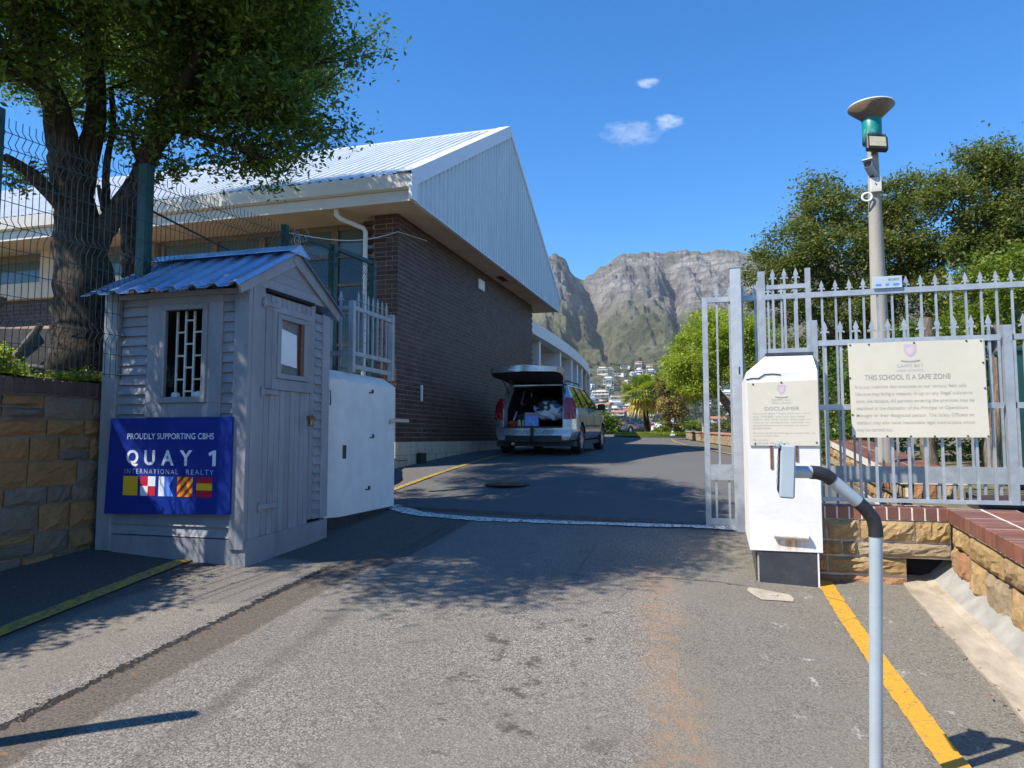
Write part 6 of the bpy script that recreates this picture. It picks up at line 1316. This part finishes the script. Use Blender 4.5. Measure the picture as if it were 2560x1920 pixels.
        m=MB(); m.bar((sd*(wfun(1.3,.60)+.004),1.2,.585),(sd*(wfun(3,.6)+.004),3.05,.585),.012,.035); m.build('rub_strip',TRIMB if est else paint,T)
    if est:
        # charcoal lower bumper strip, tow hitch, exhaust
        m=MB(); vv=[]
        for z in (.27,.40):
            w=wfun(.08,z)+.004
            for i in range(13): a=2*i/12-1; vv.append((a*(w+.004),.076-.135*(1-abs(a)**3.2),z))
        m.add(vv,[(i,i+1,13+i+1,13+i) for i in range(12)],0,True); m.build('bumper_skirt',TRIMB,T)
        MB().box(-.62,.62,-.035,.06,.555,.585,ch=.008).build('loading_sill',TRIMB,T)
        MB().box(-.03,.03,-.10,.02,.30,.55,ch=.008).tube([(0,-.02,.30),(0,-.14,.30),(0,-.16,.36)],.025,8).build('tow_hitch',BLACKP,T)
        MB().tube([(-.42,.3,.24),(-.42,-.02,.23)],.035,10).build('exhaust',RIM,T)
        # boot interior
        m=MB(); m.add([(-.62,.03,.58),(.62,.03,.58),(.62,1.25,.56),(-.62,1.25,.56)],[(0,1,2,3)]); m.add([(-.62,.03,.58),(-.62,1.25,.56),(-.62,1.25,1.38),(-.62,.30,1.38)],[(0,1,2,3)][::-1]); m.add([(.62,.03,.58),(.62,1.25,.56),(.62,1.25,1.38),(.62,.30,1.38)],[(3,2,1,0)]); m.add([(-.60,.42,1.40),(.60,.42,1.40),(.60,2.6,1.40),(-.60,2.6,1.40)],[(3,2,1,0)]); m.add([(-.8,1.26,.3),(.8,1.26,.3),(.8,1.30,1.05),(-.8,1.30,1.05)],[(0,1,2,3)]); m.build('boot_lining',CARPET,T)
        for x in (-.36,0,.36): MB().box(x-.15,x+.15,1.28,1.40,1.06,1.24,ch=.03).build('headrest',CARPET,T)
        for x in (-.36,.36): MB().box(x-.24,x+.24,2.2,2.35,.6,1.18,ch=.05).box(x-.12,x+.12,2.22,2.32,1.2,1.36,ch=.03).build('front_seat',CARPET,T)
        # D pillars and header round the opening
        for sd in (-1,1):
            m=MB(); a=[(sd*.62,.045,.94),(sd*.845,.10,.94),(sd*.625,.43,1.455),(sd*.54,.41,1.44)]; m.add(a,[(0,1,2,3) if sd>0 else (3,2,1,0)]); m.add([(sd*.62,.02,.58),(sd*.62,.045,.94),(sd*.54,.41,1.44),(sd*.52,.50,1.42),(sd*.58,.14,.94),(sd*.58,.14,.58)],[(0,1,4,5),(1,2,3,4)]); m.build('rear_pillar',paint,T)
            lampv=[(sd*.64,-.008,.73),(sd*.80,.008,.73),(sd*.872,.16,.73),(sd*.645,.03,1.0),(sd*.80,.05,1.0),(sd*.866,.20,1.0),(sd*.655,.105,1.17),(sd*.755,.13,1.17),(sd*.79,.24,1.17)]
            m=MB(); ff=[(0,1,4,3),(1,2,5,4),(3,4,7,6),(4,5,8,7)]; m.add(lampv,ff if sd>0 else [f[::-1] for f in ff],0,True); m.add([lampv[0],lampv[3],lampv[6],(sd*.66,.2,1.15),(sd*.64,.15,.73)],[(0,1,2,3,4)]); lm=m.build('tail_lamp',LAMP,T)
            MB().tube([(sd*.735+.05*math.cos(b)*1.0,-.010,.80+.06*math.sin(b)) for b in np.linspace(0,6.28,16)],.010,6).build('lamp_ring',LAMPI,lm)
        MB().box(-.54,.54,.385,.47,1.425,1.465,ch=.01).build('roof_header',paint,T); 
        for x in (-.30,.30): MB().box(x-.08,x+.08,.36,.42,1.46,1.50,ch=.008).build('gate_hinge',TRIMB,T)
        # open tailgate
        tg=bpy.data.objects.new('tailgate',None); link(tg,T); tg.location=(0,.42,1.50); tg.rotation_euler=(R(-13),0,0)
        out=[(-.56,0),(.56,0),(.68,-.45),(.74,-.80),(.735,-.98),(.64,-1.12),(0,-1.19),(-.64,-1.12),(-.735,-.98),(-.74,-.80),(-.68,-.45)]
        n=len(out); up_=[(x,y,.03+.05*(1-(x/.75)**2)-(.05 if y<-1.0 else 0)) for x,y in out]; lo_=[(x*.97,y*.985,-.05-(.05 if y<-.75 else 0)) for x,y in out]
        m=MB(); m.add(up_,[tuple(range(n))[::-1]],0,True); m.add(up_+lo_,[(i,(i+1)%n,n+(i+1)%n,n+i) for i in range(n)],0,True); m.build('gate_skin',paint,tg)
        m=MB(); m.add(lo_,[tuple(range(n))]); inn=[(p[0]*.82,p[1]*.9-.05,p[2]-.02) for p in lo_]; m.build('gate_lining',TRIMB,tg)
        MB().add([(-.50,-.08,-.055),(.50,-.08,-.055),(.57,-.60,-.062),(-.57,-.60,-.062)],[(0,1,2,3)]).build('rear_window',TINT,tg)
        MB().box(-.30,.30,-1.16,-1.10,-.07,-.045,ch=.006).build('grab_handle',TRIM,tg); MB().tube([(-.2,-.55,.085),(.25,-.60,.09)],.012,6).build('rear_wiper',BLACKP,tg); MB().box(-.26,.26,-.96,-.90,.075,.09).build('plate_lamp_bar',TRIMB,tg)
        for sd in (-1,1): MB().tube([(sd*.60,.30,1.28),(sd*.63,-.02,1.55)],.011,6).build('gas_strut',BLACKP,T)
    else:
        yb,zb=(yb0,belt) if kind=='sedan' else (.12,belt)
        m=MB(); m.add([(-.70,yb-.02,zb),(.70,yb-.02,zb),(.55,yr0,zr+.02),(-.55,yr0,zr+.02)],[(0,1,2,3)]); m.build('rear_window',TINT,T)
        dk=MB(); dk.add([(-.80,.06,belt),(.80,.06,belt),(.82,max(.2,yb0),belt+.01),(-.82,max(.2,yb0),belt+.01)],[(0,1,2,3)]); dk.build('boot_lid',paint,T)
        for sd in (-1,1): MB().box(min(sd*.46,sd*.82),max(sd*.46,sd*.82),-.012,.14,.74,.90,ch=.02).build('tail_lamp',LAMP,T)
        MB().box(-.26,.26,-.022,.03,.60,.71,ch=.005).build('number_plate',GREYP,T); MB().box(-.7,.7,-.05,.1,.26,.34,ch=.01).build('bumper_skirt',TRIMB,T)
    return T
CU,CV=-3.72,14.25; CZ=G(CU,CV+.8); SLP=math.atan((G(CU,CV+3.5)-G(CU,CV+.8))/2.7)
est=car('estate_car','silver estate car with its tailgate open beside the brick wall','car',(CU,CV,CZ-.8*math.sin(SLP)),0,SILV,'estate'); est.rotation_euler=(SLP,0,R(0))
car('parked_car','dark grey saloon parked at the far end of the road','car',(-8.15,57.5,G(-8,60)+.02),R(-24),GREYC,'sedan')
car('parked_car','white car parked behind the first palm trunk','car',(-4.9,59.0,G(-5,60)+.02),R(-30),WHITEC,'suv')
# ---- load in the boot
def blob(name,label,cat,c,r,mat,seed,amp=.25,n=(12,9)):
    g=random.Random(seed); mb=MB(); vv=[]
    for j in range(n[1]+1):
        th_=math.pi*j/n[1]
        for i in range(n[0]):
            a=2*math.pi*i/n[0]; k=1+g.uniform(-amp,amp)*(1 if 0<j<n[1] else 0); vv.append((r[0]*k*math.sin(th_)*math.cos(a),r[1]*k*math.sin(th_)*math.sin(a),r[2]*k*math.cos(th_)))
    mb.add(vv,[(j*n[0]+i,(j+1)*n[0]+i,(j+1)*n[0]+(i+1)%n[0],j*n[0]+(i+1)%n[0]) for j in range(n[1]) for i in range(n[0])]); o=mb.build(name,mat); o.location=c; tag(o,label,cat); return o
def inb(x,y,z): return (CU+x,CV+y,CZ-.8*math.sin(SLP)+z+y*math.sin(SLP))
PLAS=NT('silver plastic wrap'); PLAS.l(PLAS.mix(PLAS.ramp(PLAS.noise(3.2,2),.50,.56),(.62,.68,.74),(.05,.055,.065)),PLAS.b.inputs['Base Color']); PLAS.b.inputs['Roughness'].default_value=.18; PLAS.b.inputs['Specular IOR Level'].default_value=.8
blob('plastic_bundle','large crumpled silver and black plastic wrapped bundle in the open boot','bundle',inb(.28,.28,.90),(.34,.26,.21),PLAS.mat,2,.16,(14,9)).rotation_euler=(0,R(8),0)
bxl=thing('carton','small blue and white carton standing at the boot edge','carton',inb(-.06,.15,.585),R(8)); MB().box(-.14,.14,-.10,.12,0,.22,ch=.006).build('box',pm('blue and white card',(.16,.30,.75),.5,var=.2,vs=6,dirt=(.75,.78,.85),dirt_amt=.9,dirt_scale=9),bxl); MB().add([(-.14,-.10,.22),(.14,-.10,.22),(.16,-.20,.27),(-.12,-.19,.28)],[(0,1,2,3)]).build('flap',pm('white card',(.7,.72,.75),.6),bxl)
blob('red_cloth','crumpled red cloth at the left boot edge','cloth',inb(-.46,.11,.64),(.10,.09,.06),pm('red cloth',(.55,.05,.02),.8,var=.2),4,.3)
for k,x in enumerate((-.30,-.21)):
    s=thing('shoe','pale green sneaker, %s one of the pair in the boot'%('left','right')[k],'shoe',inb(x-.02,.10,.59),R(5)); MB().lathe([(0,0),(.034,0),(.038,.02),(.034,.10),(.024,.13),(0,.135)],(0,0,0),12).build('upper',pm('pale green shoe mesh %d'%k,(.45,.52,.32),.7,var=.3,vs=40),s); MB().box(-.04,.04,-.005,.10,-.01,.012,ch=.006).build('sole',GREYP,s)
blob('dark_bag','dark backpack lying behind the shoes in the boot','bag',inb(-.28,.42,.72),(.20,.18,.13),pm('dark grey nylon',(.06,.055,.05),.7,var=.5,vs=14),6,.2)
tag(MB().tube([inb(-.52,.20,.60),inb(-.46,.24,.76),inb(-.42,.27,.90)],[.016,.02,.012],8).build('umbrella',pm('grey blue cloth',(.35,.42,.48),.6)),'rolled grey umbrella leaning in the left of the boot','umbrella')
# ================================================================== far street furniture
fp=thing('slim_lamp_pole','slim white pole standing on the low wall by the round tree','pole',(-.75,31.8,1.7)); MB().tube([(0,0,-.1),(0,0,2.6)],[.075,.065],12).build('shaft',FASC,fp); MB().lathe([(.10,-.1),(.10,.02),(.075,.04)],(0,0,0),12).build('base_collar',CONC,fp)
bb_=thing('bird_bath','white stone bird bath on the grass island','bird bath',(-2.55,39.6,1.66)); MB().lathe([(.17,0),(.15,.06),(.07,.10),(.06,.5),(.10,.55),(.38,.60),(.40,.66),(.34,.66),(.28,.62),(0,.62)],(0,0,0),20).build('bowl',TRIM,bb_); MB().lathe([(.06,.62),(.05,.75),(.09,.80),(.05,.86),(.07,.92),(0,.98)],(0,0,0),12).build('finial',TRIM,bb_)
# ================================================================== hillside suburb
WALLW=pm('white house wall',(.74,.72,.68),.8,var=.08,vs=.1); WALLC=pm('cream house wall',(.62,.54,.43),.8,var=.1,vs=.1); ROOFG=pm('grey house roof',(.22,.22,.23),.7,var=.15,vs=.2); ROOFT=pm('terracotta house roof',(.36,.15,.09),.8,var=.15,vs=.2); WIN=glassy('far window glass',(.03,.045,.06),.1)
def house_me(k):
    g=random.Random(k); m=MB(); w=g.uniform(10,18); d=g.uniform(9,12); nf=g.choice((1,2,2,3)); h=3.1*nf; kind=k%3
    m.box(-w/2,w/2,-d/2,d/2,-5,h,0)
    if kind==0: m.box(-w/2-.5,w/2+.5,-d/2-1.0,d/2+.5,h,h+.35,0); m.box(-w/2+2,w/2-4,-d/2+2.5,d/2,h+.35,h+2.9,0); m.box(-w/2+1.6,w/2-3.6,-d/2+2,d/2+.3,h+2.9,h+3.1,1)
    elif kind==1: m.prism([(-d/2-.7,h),(0,h+2.2),(d/2+.7,h)],0,-w/2-.6,w/2+.6,1)
    else: m.box(-w/2-.8,w/2+.8,-d/2-2.2,d/2+.4,h,h+.3,0); m.box(w/2-4,w/2,-d/2-2,-d/2,-5,h,0)
    for f in range(nf):
        z=f*3.1+.7; n=max(2,int(w/4)); 
        for i in range(n):
            if g.random()<.82: x=-w/2+(i+.5)*w/n; q=w/n*.38; m.box(x-q,x+q,-d/2-.06,-d/2+.02,z,z+1.8,2)
        if f: m.box(-w/2,w/2,-d/2-1.3,-d/2,f*3.1-.15,f*3.1+.1,0); m.box(-w/2,w/2,-d/2-1.3,-d/2-1.22,f*3.1+.1,f*3.1+.95,2 if g.random()<.5 else 0)
        for s in (-1,1): m.box(min(s*w/2,s*(w/2+.06)),max(s*w/2,s*(w/2+.06)),-d/4,d/4,z,z+1.6,2)
    return m
HM=[]
for k in range(7):
    mats=[WALLW if k%4 else WALLC, ROOFT if k in (1,4) else ROOFG, WIN]; HM.append(house_me(k).mesh('house',mats))
g=random.Random(77); hs_pts=[]
rows_=[(500,.10,.36,.024),(545,.11,.36,.022),(590,.10,.36,.022),(640,.105,.36,.020),(690,.10,.36,.022),(745,.105,.36,.019),(800,.10,.36,.021),(860,.11,.36,.02),(990,.105,.30,.015),(1020,.11,.28,.016)]
for Y,a0,a1,st in rows_:
    a=a0
    while a<a1:
        if g.random()<.80 and (a<.205 or a>.265): hs_pts.append((a+g.uniform(-.3,.3)*st,Y+g.uniform(-25,25)))
        a+=st*(1.0 if Y<800 else 1.0)
kinds=['white flat-roofed villa','red or grey pitched-roof house','white terraced house']
for i,(a,Y) in enumerate(hs_pts):
    z=float(terr(a,Y))+EYE; x,y=c2w(a*Y,Y); k=g.randrange(7); o=bpy.data.objects.new('house',HM[k]); link(o); o.location=(x,y,z); o.rotation_euler=(0,0,YAW+g.uniform(-.5,.5)); s=g.uniform(.6,.95); o.scale=(s,s,s)
    low='on the upper row below the open slope' if Y>940 else ('in the middle of the hillside suburb' if Y>670 else 'in the lowest part of the hillside suburb')
    tag(o,'small distant %s %s'%(kinds[k%3],low),'house','houses of the far hillside suburb, %s, %s'%(kinds[k%3],low))
# trees between the houses: a far wood that reads as one mass
gw=np.random.default_rng(8); n=1900; Yt=gw.uniform(300,1080,n); at_=gw.uniform(.06,.55,n); up_m=gw.uniform(0,1,n)<np.where((Yt>880)&(Yt<975),.25,.85); Yt=Yt[up_m]; at_=at_[up_m]; zt=terr(at_,Yt)+EYE; X_,Y_=rotw(at_*Yt,Yt)
C=np.stack([X_,Y_,zt],1); rr=gw.uniform(1.6,4.2,len(C))*1.0; P=(C[:,None,:]+gw.normal(size=(len(C),70,3))*rr[:,None,None]*np.array([.5,.5,.42])+np.array([0,0,1.])*rr[:,None,None]*.7).reshape(-1,3)
o=bpy.data.objects.new('hillside_trees',leaf_mesh('hillside_trees',P,1.5,leafmat('far foliage',(.020,.034,.014),(.07,.085,.03),(.14,.12,.05),.05,.15),3,.8,.3)); link(o); tag(o,'dark trees scattered between the houses of the far hillside','trees',kind='stuff')
# ================================================================== the air

def haze():
    m=bpy.data.materials.new('clear coastal air'); m.use_nodes=True; t=m.node_tree; t.nodes.clear(); o=t.nodes.new('ShaderNodeOutputMaterial'); v=t.nodes.new('ShaderNodeVolumePrincipled')
    v.inputs['Color'].default_value=(.80,.88,1,1); v.inputs['Density'].default_value=HAZE_D; v.inputs['Anisotropy'].default_value=0.0; t.links.new(v.outputs[0],o.inputs['Volume'])
    b=MB(); b.box(-4100,4100,-4100,4100,-45,640); ob=b.build('haze',m); tag(ob,kind='stuff'); ob.display_type='WIRE'; return ob
HAZE_D=7e-5
haze()
